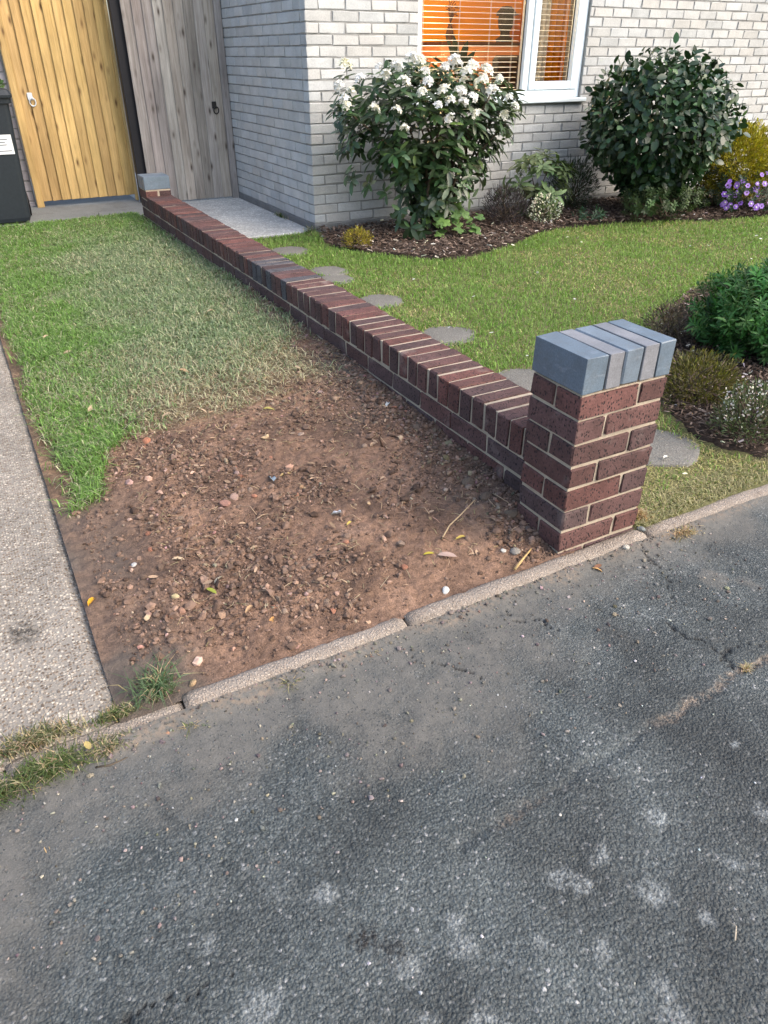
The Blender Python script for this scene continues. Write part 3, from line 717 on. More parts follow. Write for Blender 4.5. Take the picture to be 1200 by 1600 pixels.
def blind(x0, x1, label):
    t = thing('venetian_blind', label, 'blind', ((x0 + x1) / 2, HY + .16, 1.06), 'venetian blinds behind the window')
    MB().box((x0, HY + .143, 2.06), (x1, HY + .178, 2.09), .003).build('head_rail', M['blind'], t)
    sm = None; z = 1.055
    while z < 2.05:
        if sm is None:
            w = .017; a = R(5); n = 5; pr = []
            for k in range(n):
                u = (k / (n - 1) - .5) * 2; pr.append((u * w * math.cos(a), u * w * math.sin(a) + .0016 * (1 - u * u)))
            h = (x1 - x0) / 2 - .004; v = []
            for sx in (-h, h):
                for dz in (.0007, -.0007): v += [(sx, p0, p1 + dz) for p0, p1 in pr]
            q = [[k, 2 * n + k, 2 * n + k + 1, k + 1] for k in range(n - 1)] + [[n + k + 1, 3 * n + k + 1, 3 * n + k, n + k] for k in range(n - 1)]
            q += [[0, n, 3 * n, 2 * n], [n - 1, 3 * n - 1, 4 * n - 1, 2 * n - 1]]
            sm = np_mesh('slat', v, np.array(q), M['blind'])
        mobj('slat', sm, t, ((x0 + x1) / 2, HY + .16, z)); z += .0395
    L = x1 - x0
    for u in ([.06, .40, .70, .94] if L > .8 else [.18, .82]):
        for dy in (-.018, .018):
            MB().tube([(x0 + u * L + dy * .5, HY + .16 + dy, 1.05), (x0 + u * L + dy * .5, HY + .16 + dy, 2.06)], .0011, 5).build('ladder_cord', M['blind'], t)
blind(WXL + .075, 3.375, 'wide white slatted blind half open across the larger pane')
blind(3.445, 4.0, 'narrow white slatted blind half open across the opening sash')

# ------------------------------------------------------------------ things in the lit room
lamp = thing('pendant_lamp', 'ceiling pendant lamp lighting the orange room', 'lamp', (3.2, 5.9, 2.2))
MB().lathe([(.03, .20), (.16, .0), (.155, .0), (.028, .19)], (3.2, 5.9, 2.1), 20).build('lamp_shade', M['whitefab'], lamp)
MB().tube([(3.2, 5.9, 2.29), (3.2, 5.9, 2.45)], .004, 6).build('flex', M['rubber'], lamp)
MB().lathe([(.001, -.035), (.03, -.02), (.035, 0), (.02, .04), (.001, .05)], (3.2, 5.9, 2.13), 12).build('bulb', m_emit('lit_bulb', (1, .72, .42), 12), lamp)
ll = bpy.data.lights.new('bulb_light', 'POINT'); ll.energy = 46; ll.color = (1, .70, .36); ll.shadow_soft_size = .09
lo = bpy.data.objects.new('bulb_light', ll); link(lo, lamp, (3.2, 5.9, 2.04))

def leaf_template(wid=.45, fold=.10, droop=.12, shape=(0, .75, 1, .72, 0), st=(0, .22, .5, .8, 1)):
    v = [(0, 0, 0)]; t = []; q = []
    for k in range(1, len(st) - 1):
        h = wid / 2 * shape[k]; z = -droop * st[k] ** 2
        v += [(st[k], h, z + fold * h), (st[k], 0, z), (st[k], -h, z + fold * h)]
    v.append((1, 0, -droop)); n = len(v)
    t += [[0, 2, 1], [0, 3, 2]]
    for k in range(len(st) - 3):
        a = 1 + 3 * k; t += [[a, a + 1, a + 4], [a, a + 4, a + 3], [a + 1, a + 2, a + 5], [a + 1, a + 5, a + 4]]
    a = n - 4; t += [[a, a + 1, n - 1], [a + 1, a + 2, n - 1]]
    return np.array(v, float), np.array(t)
def frames(d, nrm):
    """rows: leaf axis, side, normal (orthonormalised)"""
    d = d / (np.linalg.norm(d, axis=1, keepdims=True) + 1e-9)
    s = np.cross(nrm, d); s /= np.linalg.norm(s, axis=1, keepdims=True) + 1e-9
    return np.stack([d, s, np.cross(d, s)], 1)
def merge(tpl, pos, fr_, scale, col):
    v, t = tpl; n = len(pos); m = len(v)
    V = np.einsum('mk,nkj->nmj', v, fr_) * np.asarray(scale)[:, None, None] + pos[:, None]
    F = (t[None] + (np.arange(n) * m)[:, None, None]).reshape(-1, t.shape[1])
    return V.reshape(-1, 3), F, np.repeat(col, m, 0)
def vary(col, n, k=.25, r=rng):
    col = np.asarray(col, float); m = r.lognormal(0, k, (n, 1)); h = r.normal(0, .07, (n, 3)); return np.clip(col * m * (1 + h), 0, 1)
def sph(n, r=rng, up=None):
    d = r.normal(size=(n, 3)); d /= np.linalg.norm(d, axis=1, keepdims=True)
    return d
def leaf_objs(name, mes, pos, fr_, scale, cols, parent):
    base = np.array(wpos(parent))
    for i in range(len(pos)):
        o = bpy.data.objects.new(name, mes[i % len(mes)]); C.objects.link(o); o.parent = parent
        m3 = Matrix(fr_[i].T.tolist()).to_4x4(); m3.translation = Vector(pos[i] - base)
        o.matrix_basis = m3 @ Matrix.Scale(float(scale[i]), 4); o.color = (*[float(c) for c in cols[i]], 1)
def merged_obj(name, parts, mat, parent, smooth=False, kind='stuff'):
    vs_, fs, cs, n = [], [], [], 0
    for v, f, c in parts: vs_.append(v); fs.append(f + n); cs.append(c); n += len(v)
    base = np.array(wpos(parent)) if parent else np.zeros(3)
    me = np_mesh(name, np.concatenate(vs_) - base, np.concatenate(fs), mat, smooth, {'col': np.concatenate(cs)})
    o = mobj(name, me, parent, base)
    if kind: o['kind'] = kind
    return o

def house_plant():
    b = (2.86, 5.0, 1.03)
    t = thing('house_plant', 'dark strap-leaved pot plant on the window board inside', 'plant', b)
    MB().lathe([(.045, 0), (.06, .10), (.064, .10), (.058, .095), (.001, .09)], b, 16).build('pot', M['pinkfab'], t)
    tp_ = leaf_template(.22, .3, .25)
    for a, el, L in ((.2, .9, .30), (1.2, 1.25, .36), (2.6, .8, .30), (3.0, .45, .27), (4.2, 1.1, .34), (5.3, .8, .28), (.0, 1.2, .34)):
        d = np.array([[math.cos(a) * math.cos(el), math.sin(a) * math.cos(el) * .5, math.sin(el)]]); fr_ = frames(d, np.array([[-d[0, 0], -1, .8]]))
        v, f, c = merge(tp_, np.array([[b[0], b[1], b[2] + .09]]), fr_, [L], np.array([[.02, .035, .015]]))
        merged_obj('leaf', [(v, f, c)], M['leafmerge'], t, True, None)
house_plant()
ac = thing('armchair', 'dark leather armchair in the orange room', 'armchair', (4.35, 6.35, 0))
MB().box((3.98, 6.05, .25), (4.72, 6.75, .48), .05).build('seat', M['darkfab'], ac)
MB().box((3.98, 5.95, .30), (4.72, 6.04, 1.30), .04).build('backrest', M['darkfab'], ac)
for x in (3.90, 4.73): MB().box((x, 6.0, .2), (x + .12, 6.75, .68), .04).build('armrest', M['darkfab'], ac)
for x in (3.96, 4.74):
    for y in (6.02, 6.70): MB().box((x - .02, y - .02, 0), (x + .02, y + .02, .21)).build('leg', M['brown'], ac)
cb = thing('cabinet', 'salmon painted low cabinet against the orange wall', 'cabinet', (4.45, 7.15, 0))
MB().box((3.95, 6.95, .05), (5.2, 7.38, 1.40), .01).build('body', M['pinkfab'], cb)
MB().box((3.93, 6.93, 1.401), (5.22, 7.385, 1.43), .006).build('top', M['brown'], cb)
for x in (3.97, 4.60): MB().box((x, 6.935, .1), (x + .58, 6.949, 1.35), .004).build('door', M['pinkfab'], cb)
bu = thing('bust', 'black bust with a flat cap standing on the salmon cabinet', 'sculpture', (4.95, 7.12, 1.43))
bm_ = MB().lathe([(.10, 0), (.11, .03), (.06, .06), (.055, .10), (.085, .15), (.095, .22), (.085, .29), (.05, .34), (.001, .35)], (4.95, 7.12, 1.43), 16)
bm_.build('head', M['black'], bu, smooth=True)
MB().lathe([(.001, .36), (.06, .355), (.115, .30), (.12, .265), (.05, .26)], (4.95, 7.12, 1.43), 16).add([(4.80, 6.96, 1.695), (5.02, 6.96, 1.695), (5.04, 7.06, 1.70), (4.84, 7.06, 1.70), (4.80, 6.96, 1.70), (5.02, 6.96, 1.70), (5.04, 7.06, 1.72), (4.84, 7.06, 1.72)], [[0, 1, 2, 3], [7, 6, 5, 4], [0, 4, 5, 1], [1, 5, 6, 2], [2, 6, 7, 3], [3, 7, 4, 0]]).build('cap', M['black'], bu)
df = thing('dried_flowers', 'brown dried flower spray in a tall vase against the orange wall', 'flowers', (4.18, 7.15, 1.43))
MB().lathe([(.03, 0), (.05, .06), (.04, .12), (.022, .16), (.026, .18)], (4.18, 7.15, 1.43), 14).build('vase', M['brown'], df, smooth=True)
fm = MB()
for i in range(26):
    a = random.uniform(0, 6.28); rr = random.uniform(.02, .13); z = random.uniform(.25, .40)
    fm.tube([(4.18, 7.15, 1.60), (4.18 + rr * .5 * math.cos(a), 7.15 + rr * .5 * math.sin(a), 1.52 + z * .7), (4.18 + rr * math.cos(a), 7.15 + rr * math.sin(a), 1.43 + z)], [.002, .002, .006], 4)
fm.build('flower_stems', M['brown'], df)
def curtain(x0, x1, y, mat, label, nf):
    n = 60; xx = np.linspace(x0, x1, n); yy = y + .028 * np.sin(np.linspace(0, nf * 6.28, n)) + .006 * np.sin(np.linspace(0, nf * 17, n))
    v = [(a, b, z) for z in (.12, 2.35) for a, b in zip(xx, yy)] + [(a, b + .004, z) for z in (.12, 2.35) for a, b in zip(xx, yy)]
    q = [[k, k + 1, n + k + 1, n + k] for k in range(n - 1)] + [[2 * n + k, 3 * n + k, 3 * n + k + 1, 2 * n + k + 1] for k in range(n - 1)]
    tag(MB().add(v, q).build('curtain', mat, None, smooth=True), label, 'curtain')
curtain(3.74, 3.98, 5.14, M['whitefab'], 'pale sheer curtain hanging behind the narrow blind', 4)
curtain(4.0, 4.22, 5.16, M['orange'], 'orange curtain drawn to the side of the narrow sash', 3)
curtain(2.30, 2.54, 5.16, M['pinkfab'], 'salmon pink curtain drawn to the side of the wide pane', 3)

# ------------------------------------------------------------------ gates, post, bin, neighbour's wall
def gate(name, label, x0, x1, y, z0, z1, n, mat, tint, ring, latch_x, latch_z, latch_mat, over=True):
    t = thing(name, label, 'gate', ((x0 + x1) / 2, y, 0))
    w = (x1 - x0) / n; shared = {}
    for i in range(n):
        a = x0 + i * w
        th = random.choice((0, 1, 2))
        if th not in shared:
            r_ = np.random.default_rng(th)
            v, q, tt = cbox((w + .006 if over else w - .003, .018, z1 - z0), .003); v = v.copy()
            v[:, 1] += v[:, 0] / w * (.020 if over else .002)           # feather edge
            shared[th] = np_mesh('board', v, [q, tt], mat)
        o = mobj('board', shared[th], t, (a + w / 2, y + random.gauss(0, .0012), (z0 + z1) / 2)); k = random.uniform(.82, 1.12)
        o.color = tuple(c * k * random.uniform(.97, 1.03) for c in tint) + (1,)
    for zz in (z0 + .18, (z0 + z1) / 2, z1 - .2):
        o = MB().box((x0 + .01, y + .024, zz - .045), (x1 - .01, y + .06, zz + .045), .003).build('ledge', mat, t); o.color = (*tint, 1)
    p = MB().box((latch_x - .022, y - .022, latch_z - .03), (latch_x + .022, y - .0125, latch_z + .03), .004).build('latch_plate', latch_mat, t)
    th = np.linspace(0, 2 * np.pi, 20)
    MB().tube(np.stack([latch_x + .012 + ring * np.cos(th), np.full(20, y - .03) - .004 * np.sin(th), latch_z - .045 + ring * 1.25 * np.sin(th)], 1), .006, 6, False).build('ring_handle', latch_mat, p, smooth=True)
    return t
gg = gate('wooden_gate', 'golden new pine board gate with a pale ring handle', -.60, .272, 6.90, .10, 2.05, 10, M['gold'], (1, 1, 1), .026, -.515, .985, M['steel'])
o = MB().box((-.665, 6.875, .02), (-.602, 6.945, 2.1), .004).build('post', M['gold'], gg); o.color = (.95, .95, .95, 1)
o = MB().box((.273, 6.872, .045), (.300, 6.93, 2.1), .003).build('frame_edge', M['gold'], gg); o.color = (1.1, 1.12, 1.15, 1)
wg = gate('wooden_gate', 'weathered grey feather-edge board gate with a black ring latch', .36, 1.196, 6.60, .052, 2.05, 9, M['greywood'], (1, 1, 1), .024, 1.105, .89, M['iron'])
o = MB().box((1.198, 6.56, .03), (1.262, 6.64, 2.1), .005).build('post', M['greywood'], wg); o.color = (.72, .74, .78, 1)
tag(MB().box((.275, 6.64, .0), (.374, 6.72, 2.3), .004).build('gate_post', M['black']), 'plain charcoal post standing between the golden gate and the grey gate', 'post')

nb = thing('neighbour_wall', 'pale pinkish brick wall seen between the bin and the golden gate', 'wall', (-1.3, 7.0, 0))
nc = MB().box((-3.0, 6.992, -.05), (-.668, 7.2, 2.4)).build('mortar', M['mortar_grey'], nb)
for r_ in range(22):
    a = -.675 - (0 if r_ % 2 else .1125) + .0
    for k in range(5):
        x1 = a - .225 * k; x0 = x1 - .215
        if r_ % 2 == 0 and k == 0: brick((.105, .09, .08), M['pale'], (-.7275, 7.03, .09 * r_ + .05), nb, (.46, .42, .43))
        kk = random.uniform(.9, 1.08); brick((.215, .09, .08), M['pale'], ((x0 + x1) / 2, 7.03, .09 * r_ + .05), nb, (.46 * kk, .42 * kk, .43 * kk), bev=.004)

def wheelie_bin(cx, cy):
    z0 = .05
    t = thing('wheelie_bin', 'dark grey plastic wheelie bin with a white sticker beside the golden gate', 'bin', (cx, cy, z0))
    def ring(wx, wy, z, r_=.04, dy=0):
        p = []
        for sx, sy, a0 in ((1, 1, 0), (-1, 1, 90), (-1, -1, 180), (1, -1, 270)):
            for k in range(4):
                a = R(a0 + 30 * k); p.append((cx + sx * (wx / 2 - r_) + r_ * math.cos(a), cy + dy + sy * (wy / 2 - r_) + r_ * math.sin(a), z0 + z))
        return p
    rings = [ring(.40, .46, .02), ring(.42, .48, .05), ring(.49, .57, .90), ring(.49, .57, .92), ring(.535, .615, .925), ring(.54, .62, .965)]
    n = 16; v = [p for r_ in rings for p in r_]; q = [[i * n + k, i * n + (k + 1) % n, (i + 1) * n + (k + 1) % n, (i + 1) * n + k] for i in range(5) for k in range(n)]
    mb_ = MB().add(v, q); mb_.build('body', M['bin'], t)
    lr = [ring(.555, .64, .966, dy=-.01), ring(.56, .645, .985, dy=-.01), ring(.53, .60, 1.02, dy=-.01), ring(.40, .45, 1.035, dy=-.01)]
    v = [p for r_ in lr for p in r_] + [(cx, cy, z0 + 1.04)]; q = [[i * n + k, i * n + (k + 1) % n, (i + 1) * n + (k + 1) % n, (i + 1) * n + k] for i in range(3) for k in range(n)]
    tt = [[3 * n + k, 3 * n + (k + 1) % n, 4 * n] for k in range(n)]
    MB().add(v, q, tt).build('lid', M['bin'], t)
    MB().tube([(cx - .22, cy + .33, z0 + .97), (cx + .22, cy + .33, z0 + .97)], .016, 8).build('handle', M['bin'], t)
    for sx in (-1, 1):
        x = cx + sx * .225
        wh = MB().lathe([(.001, -.025), (.06, -.025), (.062, -.02), (.10, -.022), (.10, .022), (.062, .02), (.06, .025), (.001, .025)], (0, 0, 0), 20)
        vv = np.concatenate(wh.v); vv = np.stack([vv[:, 2] + x, vv[:, 0] + cy + .16, vv[:, 1] + z0 + .10], 1); w2 = MB(); w2.add(vv, np.concatenate(wh.q)); w2.build('wheel', M['rubber'], t)
    fy = cy - .5 * (.42 + .07 * .66) - .05
    s_ = MB().box((cx + .06, cy - .2755, z0 + .555), (cx + .20, cy - .2745, z0 + .70)).build('sticker', M['label'], t)
    for k, zz in enumerate((.665, .645, .625, .580)):
        MB().box((cx + .075, cy - .2765, z0 + zz - .004), (cx + .075 + (.09, .07, .08, .11)[k], cy - .2757, z0 + zz + .004)).build('print_line', M['print'], s_)
    t.rotation_euler = (0, 0, 0)
    return t
wheelie_bin(-1.015, 6.33)

# ------------------------------------------------------------------ stepping stones
def stepping(cx, cy, r_, label, seed, group='round stepping stones in the lawn'):
    n = 28; th = np.arange(n) * 2 * np.pi / n; rr = r_ * (1 + (.06 * np.sin(th * 2 + seed)) + .03 * np.sin(th * 5 + seed) + .02 * np.sin(th * 7 + seed * 2) + np.random.default_rng(seed).normal(0, .006, n))
    z = float(zright(np.array([cx]), np.array([cy]))[0]) + .004
    v = [(cx, cy, z + .004)]
    for k, h in ((.55, .003), (.9, .0), (.985, -.004), (1.0, -.014), (1.0, -.05)): v += [(cx + a * k * math.cos(t), cy + a * k * math.sin(t), z + h) for a, t in zip(rr, th)]
    t_ = [[0, 1 + k, 1 + (k + 1) % n] for k in range(n)]
    q = [[1 + i * n + k, 1 + (i + 1) * n + k, 1 + (i + 1) * n + (k + 1) % n, 1 + i * n + (k + 1) % n] for i in range(4) for k in range(n)]
    tag(MB().add(v, q, t_).build('stepping_stone', M['slab'], smooth=False), label, 'paving stone', group)
STEP = [(.80, 4.08, .165), (.80, 3.38, .14), (.76, 3.17, .13), (.77, 2.57, .155), (.775, 1.83, .165), (.745, 1.13, .16), (.78, .37, .175)]
for i, (a, b, c, l) in enumerate([(*STEP[0], 'round grey stepping stone nearest the house corner and path'), (*STEP[1], 'worn round stepping stone partly overgrown by grass, one of a touching pair'), (*STEP[2], 'smaller round stepping stone touching the overgrown one'),
        (*STEP[3], 'plain round grey stepping stone in the middle of the row along the wall'), (*STEP[4], 'round grey stepping stone with a white chalky mark, in the lawn by the wall'), (*STEP[5], 'round stepping stone with white mortar smears, behind the brick pier'), (*STEP[6], 'round pale stepping stone by the kerb, half hidden beside the brick pier')]):
    stepping(a, b, c, l, i + 3)

# ------------------------------------------------------------------ plants
UP = np.array([0, 0, 1.0])
def stems(base, tips, r0, r1, parent, name='stem', n=None, bend=.15, mat=None, join=True):
    mb_ = MB()
    for tp_ in tips:
        b = np.array(base) + np.array([random.gauss(0, .03), random.gauss(0, .03), 0]); tp_ = np.array(tp_)
        m1 = b + (tp_ - b) * np.array([.25, .25, .42]) + np.random.default_rng(int(abs(tp_[0]) * 1e4) % 9999).normal(0, bend * .12, 3)
        m2 = b + (tp_ - b) * np.array([.62, .62, .75])
        one = MB() if not join else mb_
        one.tube([b, m1, m2, tp_], [r0, r0 * .75 + r1 * .25, (r0 + r1) / 2, r1], 6)
        if not join: one.build(name, mat or M['bark'], parent, smooth=True)
    if join and tips is not None and len(tips): mb_.build(name, mat or M['bark'], parent, smooth=True)

def crown_points(n, c, rad, r_, inner=.55, lump=.22, seed=1, squash=0.0):
    d = sph(n, r_); ph = np.arctan2(d[:, 1], d[:, 0]); th = d[:, 2]
    lumpf = 1 + lump * (np.sin(ph * 3 + seed) * np.cos(th * 4 + seed * 2) * .5 + np.sin(ph * 5 + 2 * seed + th * 6) * .4 + r_.normal(0, .25, n))
    lumpf = np.clip(lumpf, .75, 1.12)
    rr = (inner + (1 - inner) * np.sqrt(r_.random(n)))
    p = d * rr[:, None] * lumpf[:, None]
    w = 1 - squash * np.clip(-d[:, 2], 0, 1)
    p[:, :2] *= w[:, None]
    return np.array(c) + p * np.array(rad), d, rr

def camellia():
    c = np.array([4.29, 3.86, .74]); rad = np.array([.70, .63, .60]); b = (4.35, 3.90, .05)
    t = thing('camellia_shrub', 'large rounded shrub of dark glossy oval leaves against the pale house wall', 'shrub', b)
    r_ = np.random.default_rng(5); n = 5600
    p, d, rr = crown_points(n, c, rad, r_, .42, .15, 2)
    lowf = 1 - .42 * sstep(.80, .18, p[:, 2]); p[:, :2] = c[:2] + (p[:, :2] - c[:2]) * lowf[:, None]; p[:, 2] = np.maximum(p[:, 2], .10 + .12 * r_.random(n))
    out = (p - c) / rad
    ax = out * .55 + sph(n, r_) * .75 + np.array([0, 0, -.30]); nr = out * 1.0 + np.array([0, 0, .55]) + sph(n, r_) * .62
    fr_ = frames(ax, nr); sc = r_.uniform(.048, .096, n)
    tpl = leaf_template(.58, .16, .14, (0, .8, 1, .7, 0))
    cols = vary((.021, .050, .020), n, .34, r_); lt = r_.random(n) < .10; cols[lt] *= np.array([1.7, 1.65, 1.1])
    view = out @ np.array([-.62, -.76, .15]) + rr * .6
    order = np.argsort(-view); A = order[:300]; B = order[300:]
    mes = [np_mesh('leaf', *leaf_template(w, f, dr, (0, .8, 1, .7, 0)), M['leafobj'], True) for w, f, dr in ((.58, .16, .12), (.52, .24, .20), (.62, .10, .08))]
    leaf_objs('leaf', mes, p[A], fr_[A], sc[A], cols[A], t)
    merged_obj('foliage', [merge(tpl, p[B], fr_[B], sc[B], cols[B])], M['leafgloss'], t, True)
    stems(b, [tuple(c + rad * np.array(q)) for q in ((-.5, -.2, .2), (.4, -.3, .3), (0, .3, .5), (-.2, -.5, -.1), (.5, .3, 0), (-.6, .3, -.2), (.1, -.1, .8), (.3, -.6, .1))], .016, .005, t, join=False)
camellia()

TRUSS = [(1.34, 4.18, 1.21), (1.28, 3.97, 1.06), (1.3, 4.18, 1.09), (1.38, 3.81, .96), (1.59, 3.87, 1.21), (1.5, 3.86, 1.16), (1.72, 3.88, 1.25), (1.6, 3.78, 1.12), (1.77, 3.78, 1.18), (1.93, 3.77, 1.21), (1.92, 3.66, 1.0), (1.77, 3.73, 1.12), (1.88, 3.68, 1.06), (2.0, 3.67, 1.05), (2.11, 3.66, 1.02), (1.92, 3.65, .89), (2.09, 3.73, 1.17), (2.19, 3.7, 1.11), (2.4, 3.75, 1.13), (2.47, 3.71, 1.01), (2.54, 3.72, .95), (2.3, 3.69, 1.05), (1.24, 3.95, .98), (1.36, 3.97, 1.14), (1.78, 3.86, 1.25), (2.02, 3.79, 1.23), (2.18, 3.78, 1.21), (2.28, 3.76, 1.18), (1.81, 3.66, .98), (2.02, 3.65, .98), (2.15, 3.64, .91), (2.43, 3.69, .9), (1.71, 3.71, 1.06), (1.52, 3.74, .95), (2.38, 3.96, .5)]
def rhododendron():
    b = (2.17, 4.10, .05); c = np.array([2.03, 4.08, .90]); rad = np.array([.84, .42, .42])
    t = thing('rhododendron_shrub', 'tall leafy shrub topped with clusters of white flowers below the window', 'shrub', b)
    r_ = np.random.default_rng(9)
    tips = []
    for i in range(480):
        d = sph(1, r_)[0]; k = r_.uniform(.55, 1.02); tips.append(c + rad * d * k)
    for i in range(120):     # lower skirt narrowing towards the base
        z = r_.uniform(.18, .62); w = .16 + (z - .15) * .95; a = r_.uniform(0, 6.28); k = math.sqrt(r_.random())
        tips.append(np.array([2.12 + w * k * math.cos(a), 4.08 + min(w, .36) * k * math.sin(a), z]))
    for q in ((1.26, 4.02, .56), (1.30, 4.0, .52), (1.26, 4.12, .72), (1.40, 3.95, .50), (1.62, 3.85, .30), (1.70, 3.80, .17), (1.80, 3.78, .13), (1.66, 3.9, .22), (1.55, 3.95, .42)): tips.append(np.array(q))
    tips += [np.array(q) for q in TRUSS]
    tips = np.array(tips); pos, ax, nr, sc = [], [], [], []
    for q in tips:
        out = (q - np.array([2.1, 4.1, .35])); out = out / (np.linalg.norm(out) + 1e-6) + np.array([0, 0, .45]); out /= np.linalg.norm(out)
        e1 = np.cross(out, [.3, .8, .1]); e1 /= np.linalg.norm(e1); e2 = np.cross(out, e1); m = r_.integers(6, 10); a0 = r_.uniform(0, 6.28)
        for k in range(m):
            a = a0 + k * 6.28 / m + r_.normal(0, .2); s_ = e1 * math.cos(a) + e2 * math.sin(a)
            pos.append(q - out * r_.uniform(0, .05)); ax.append(s_ + out * r_.uniform(-.25, .65) + np.array([0, 0, r_.uniform(-.45, .1)])); nr.append(out + s_ * -.25 + sph(1, r_)[0] * .2); sc.append(r_.uniform(.06, .12))
    pos, ax, nr, sc = map(np.array, (pos, ax, nr, sc)); n = len(pos); fr_ = frames(ax, nr)
    cols = vary((.040, .075, .030), n, .30, r_); y_ = r_.random(n) < .12; cols[y_] *= np.array([1.9, 1.7, 1.2]); pl = r_.random(n) < .08; cols[pl] = vary((.12, .16, .10), pl.sum(), .2, r_)
    view = (pos - c) @ np.array([-.45, -.85, .1]) + r_.normal(0, .12, n); order = np.argsort(-view); A, B = order[:300], order[300:]
    mes = [np_mesh('leaf', *leaf_template(w, f, dr, (0, .7, 1, .8, 0)), M['leafobj'], True) for w, f, dr in ((.36, .2, .15), (.32, .3, .28), (.40, .15, .10))]
    leaf_objs('leaf', mes, pos[A], fr_[A], sc[A], cols[A], t)
    merged_obj('foliage', [merge(leaf_template(.36, .2, .18, (0, .7, 1, .8, 0)), pos[B], fr_[B], sc[B], cols[B])], M['leafgloss'], t, True)
    sel = tips[r_.permutation(len(tips))[:22]]
    stems(b, [tuple(q) for q in sel], .013, .004, t, join=False, bend=.5)
    # white flower trusses: domes of funnel florets
    ms = []
    for s_ in range(4):
        rr = np.random.default_rng(40 + s_); P = []
        pet = leaf_template(.52, .25, .22, (0, .55, .95, .9, 0), (0, .25, .55, .82, 1))
        nf = rr.integers(12, 16)
        for k in range(nf):
            a = k * 2.4; el = 1.45 - 1.25 * (k / nf); d = np.array([math.cos(a) * math.cos(el), math.sin(a) * math.cos(el), math.sin(el)])
            e1 = np.cross(d, [.2, .3, .9]); e1 /= np.linalg.norm(e1); e2 = np.cross(d, e1); b0 = d * rr.uniform(.026, .044)
            aa = np.arange(5) * 1.2566 + rr.random(); s2 = e1 * np.cos(aa)[:, None] + e2 * np.sin(aa)[:, None]
            f_ = frames(s2 * .85 + d * .6, d - s2 * .5); P.append(merge(pet, np.repeat([b0], 5, 0), f_, rr.uniform(.021, .030, 5), np.ones((5, 3))))
        nn = 0; V = []; F = []
        for v, f, _ in P: V.append(v); F.append(f + nn); nn += len(v)
        ms.append(np_mesh('flower_truss', np.concatenate(V), np.concatenate(F), M['petal'], True))
    for i, q in enumerate(TRUSS):
        for j in range(2 if i % 4 == 1 else 1):
            o = mobj('flower_truss', ms[(i + j) % 4], t, np.array(q) + np.array([0, -.03, .02]) + (r_.normal(0, .045, 3) if j else 0))
            o.rotation_euler = (r_.normal(.35, .3), r_.normal(-.15, .3), r_.uniform(0, 6.28)); k = r_.uniform(.7, 1.25) * (.8 if j else 1); o.scale = (k, k, k); w = r_.random()
            o.color = (.86, .86 - .02 * w, .84 - .16 * w * w, 1)
rhododendron()

def sprig_mesh(seed, n=11, L=.05, wid=.26, length=.11, mat=None, up=.9, droop=.15):
    r_ = np.random.default_rng(seed); k = np.arange(n); a = k * 2.4 + r_.normal(0, .2, n); h = length * (.25 + .75 * k / n)
    s_ = np.stack([np.cos(a), np.sin(a), np.zeros(n)], 1); u = up * (.25 + 1.1 * k / n)
    ax = s_ + UP * u[:, None]; nr = UP - s_ * .6
    v, f, _ = merge(leaf_template(wid, .25, droop), s_ * .003 + UP * h[:, None], frames(ax, nr), L * r_.uniform(.75, 1.1, n), np.ones((n, 3)))
    mb_ = MB().add(v, None, f).tube([(0, 0, -.04), (0, 0, length)], [.0025, .0012], 4, False)
    return mb_.mesh('sprig', mat or M['leafmat'], True)
def sprig_shrub(name, label, b, c, rad, n, meshes, col, seed, cat='shrub', scale=(.8, 1.2), kvar=.25, cap=300, lump=.15, inner=.7, zmin=.06, tilt=1.0):
    t = thing(name, label, cat, b); r_ = np.random.default_rng(seed); c = np.array(c); rad = np.array(rad)
    p, d, rr = crown_points(n, c, rad, r_, inner, lump, seed); p[:, 2] = np.maximum(p[:, 2], zmin + .05 * r_.random(n))
    cols = vary(col, n, kvar, r_); base = np.array(wpos(t))
    for i in range(min(n, cap)):
        out = (p[i] - c) / rad; out = out * tilt + np.array([0, 0, .8]) + r_.normal(0, .25, 3)
        o = bpy.data.objects.new('sprig', meshes[i % len(meshes)]); C.objects.link(o); o.parent = t
        m3 = Vector(out).to_track_quat('Z', 'Y').to_matrix().to_4x4() @ Matrix.Rotation(r_.uniform(0, 6.28), 4, 'Z'); m3.translation = Vector(p[i] - base)
        o.matrix_basis = m3 @ Matrix.Scale(float(r_.uniform(*scale)), 4); o.color = (*[float(x) for x in cols[i]], 1)
    stems(b, [tuple(c + rad * q * .7) for q in sph(9, r_) + np.array([0, 0, .3])], .006, .003, t)
    return t, p
def tuft_cloud(n, c, rad, r_, leaf, L, col, kv, inner=.35, up=.5, zmin=.045, lump=.2, seed=1):
    p, d, rr = crown_points(n, c, rad, r_, inner, lump, seed); p[:, 2] = np.maximum(p[:, 2], zmin + .02 * r_.random(n))
    out = (p - np.array(c)) / np.array(rad); ax = out + UP * up + sph(n, r_) * .7; fr_ = frames(ax, sph(n, r_) + UP * .5)
    return merge(leaf, p, fr_, r_.uniform(*L, n), vary(col, n, kv, r_))
def small_shrub(name, label, b, c, rad, n, L, col, seed, wid=.25, kv=.3, cat='shrub', up=.5, mat='leafmerge', flowers=None, stem=True):
    t = thing(name, label, cat, b); r_ = np.random.default_rng(seed)
    merged_obj('foliage', [tuft_cloud(n, c, rad, r_, leaf_template(wid, .2, .1), L, col, kv, up=up, seed=seed)], M[mat], t)
    if stem: stems(b, [tuple(np.array(c) + np.array(rad) * q * .8) for q in sph(10, r_) + np.array([0, 0, .3])], .005, .002, t)
    return t
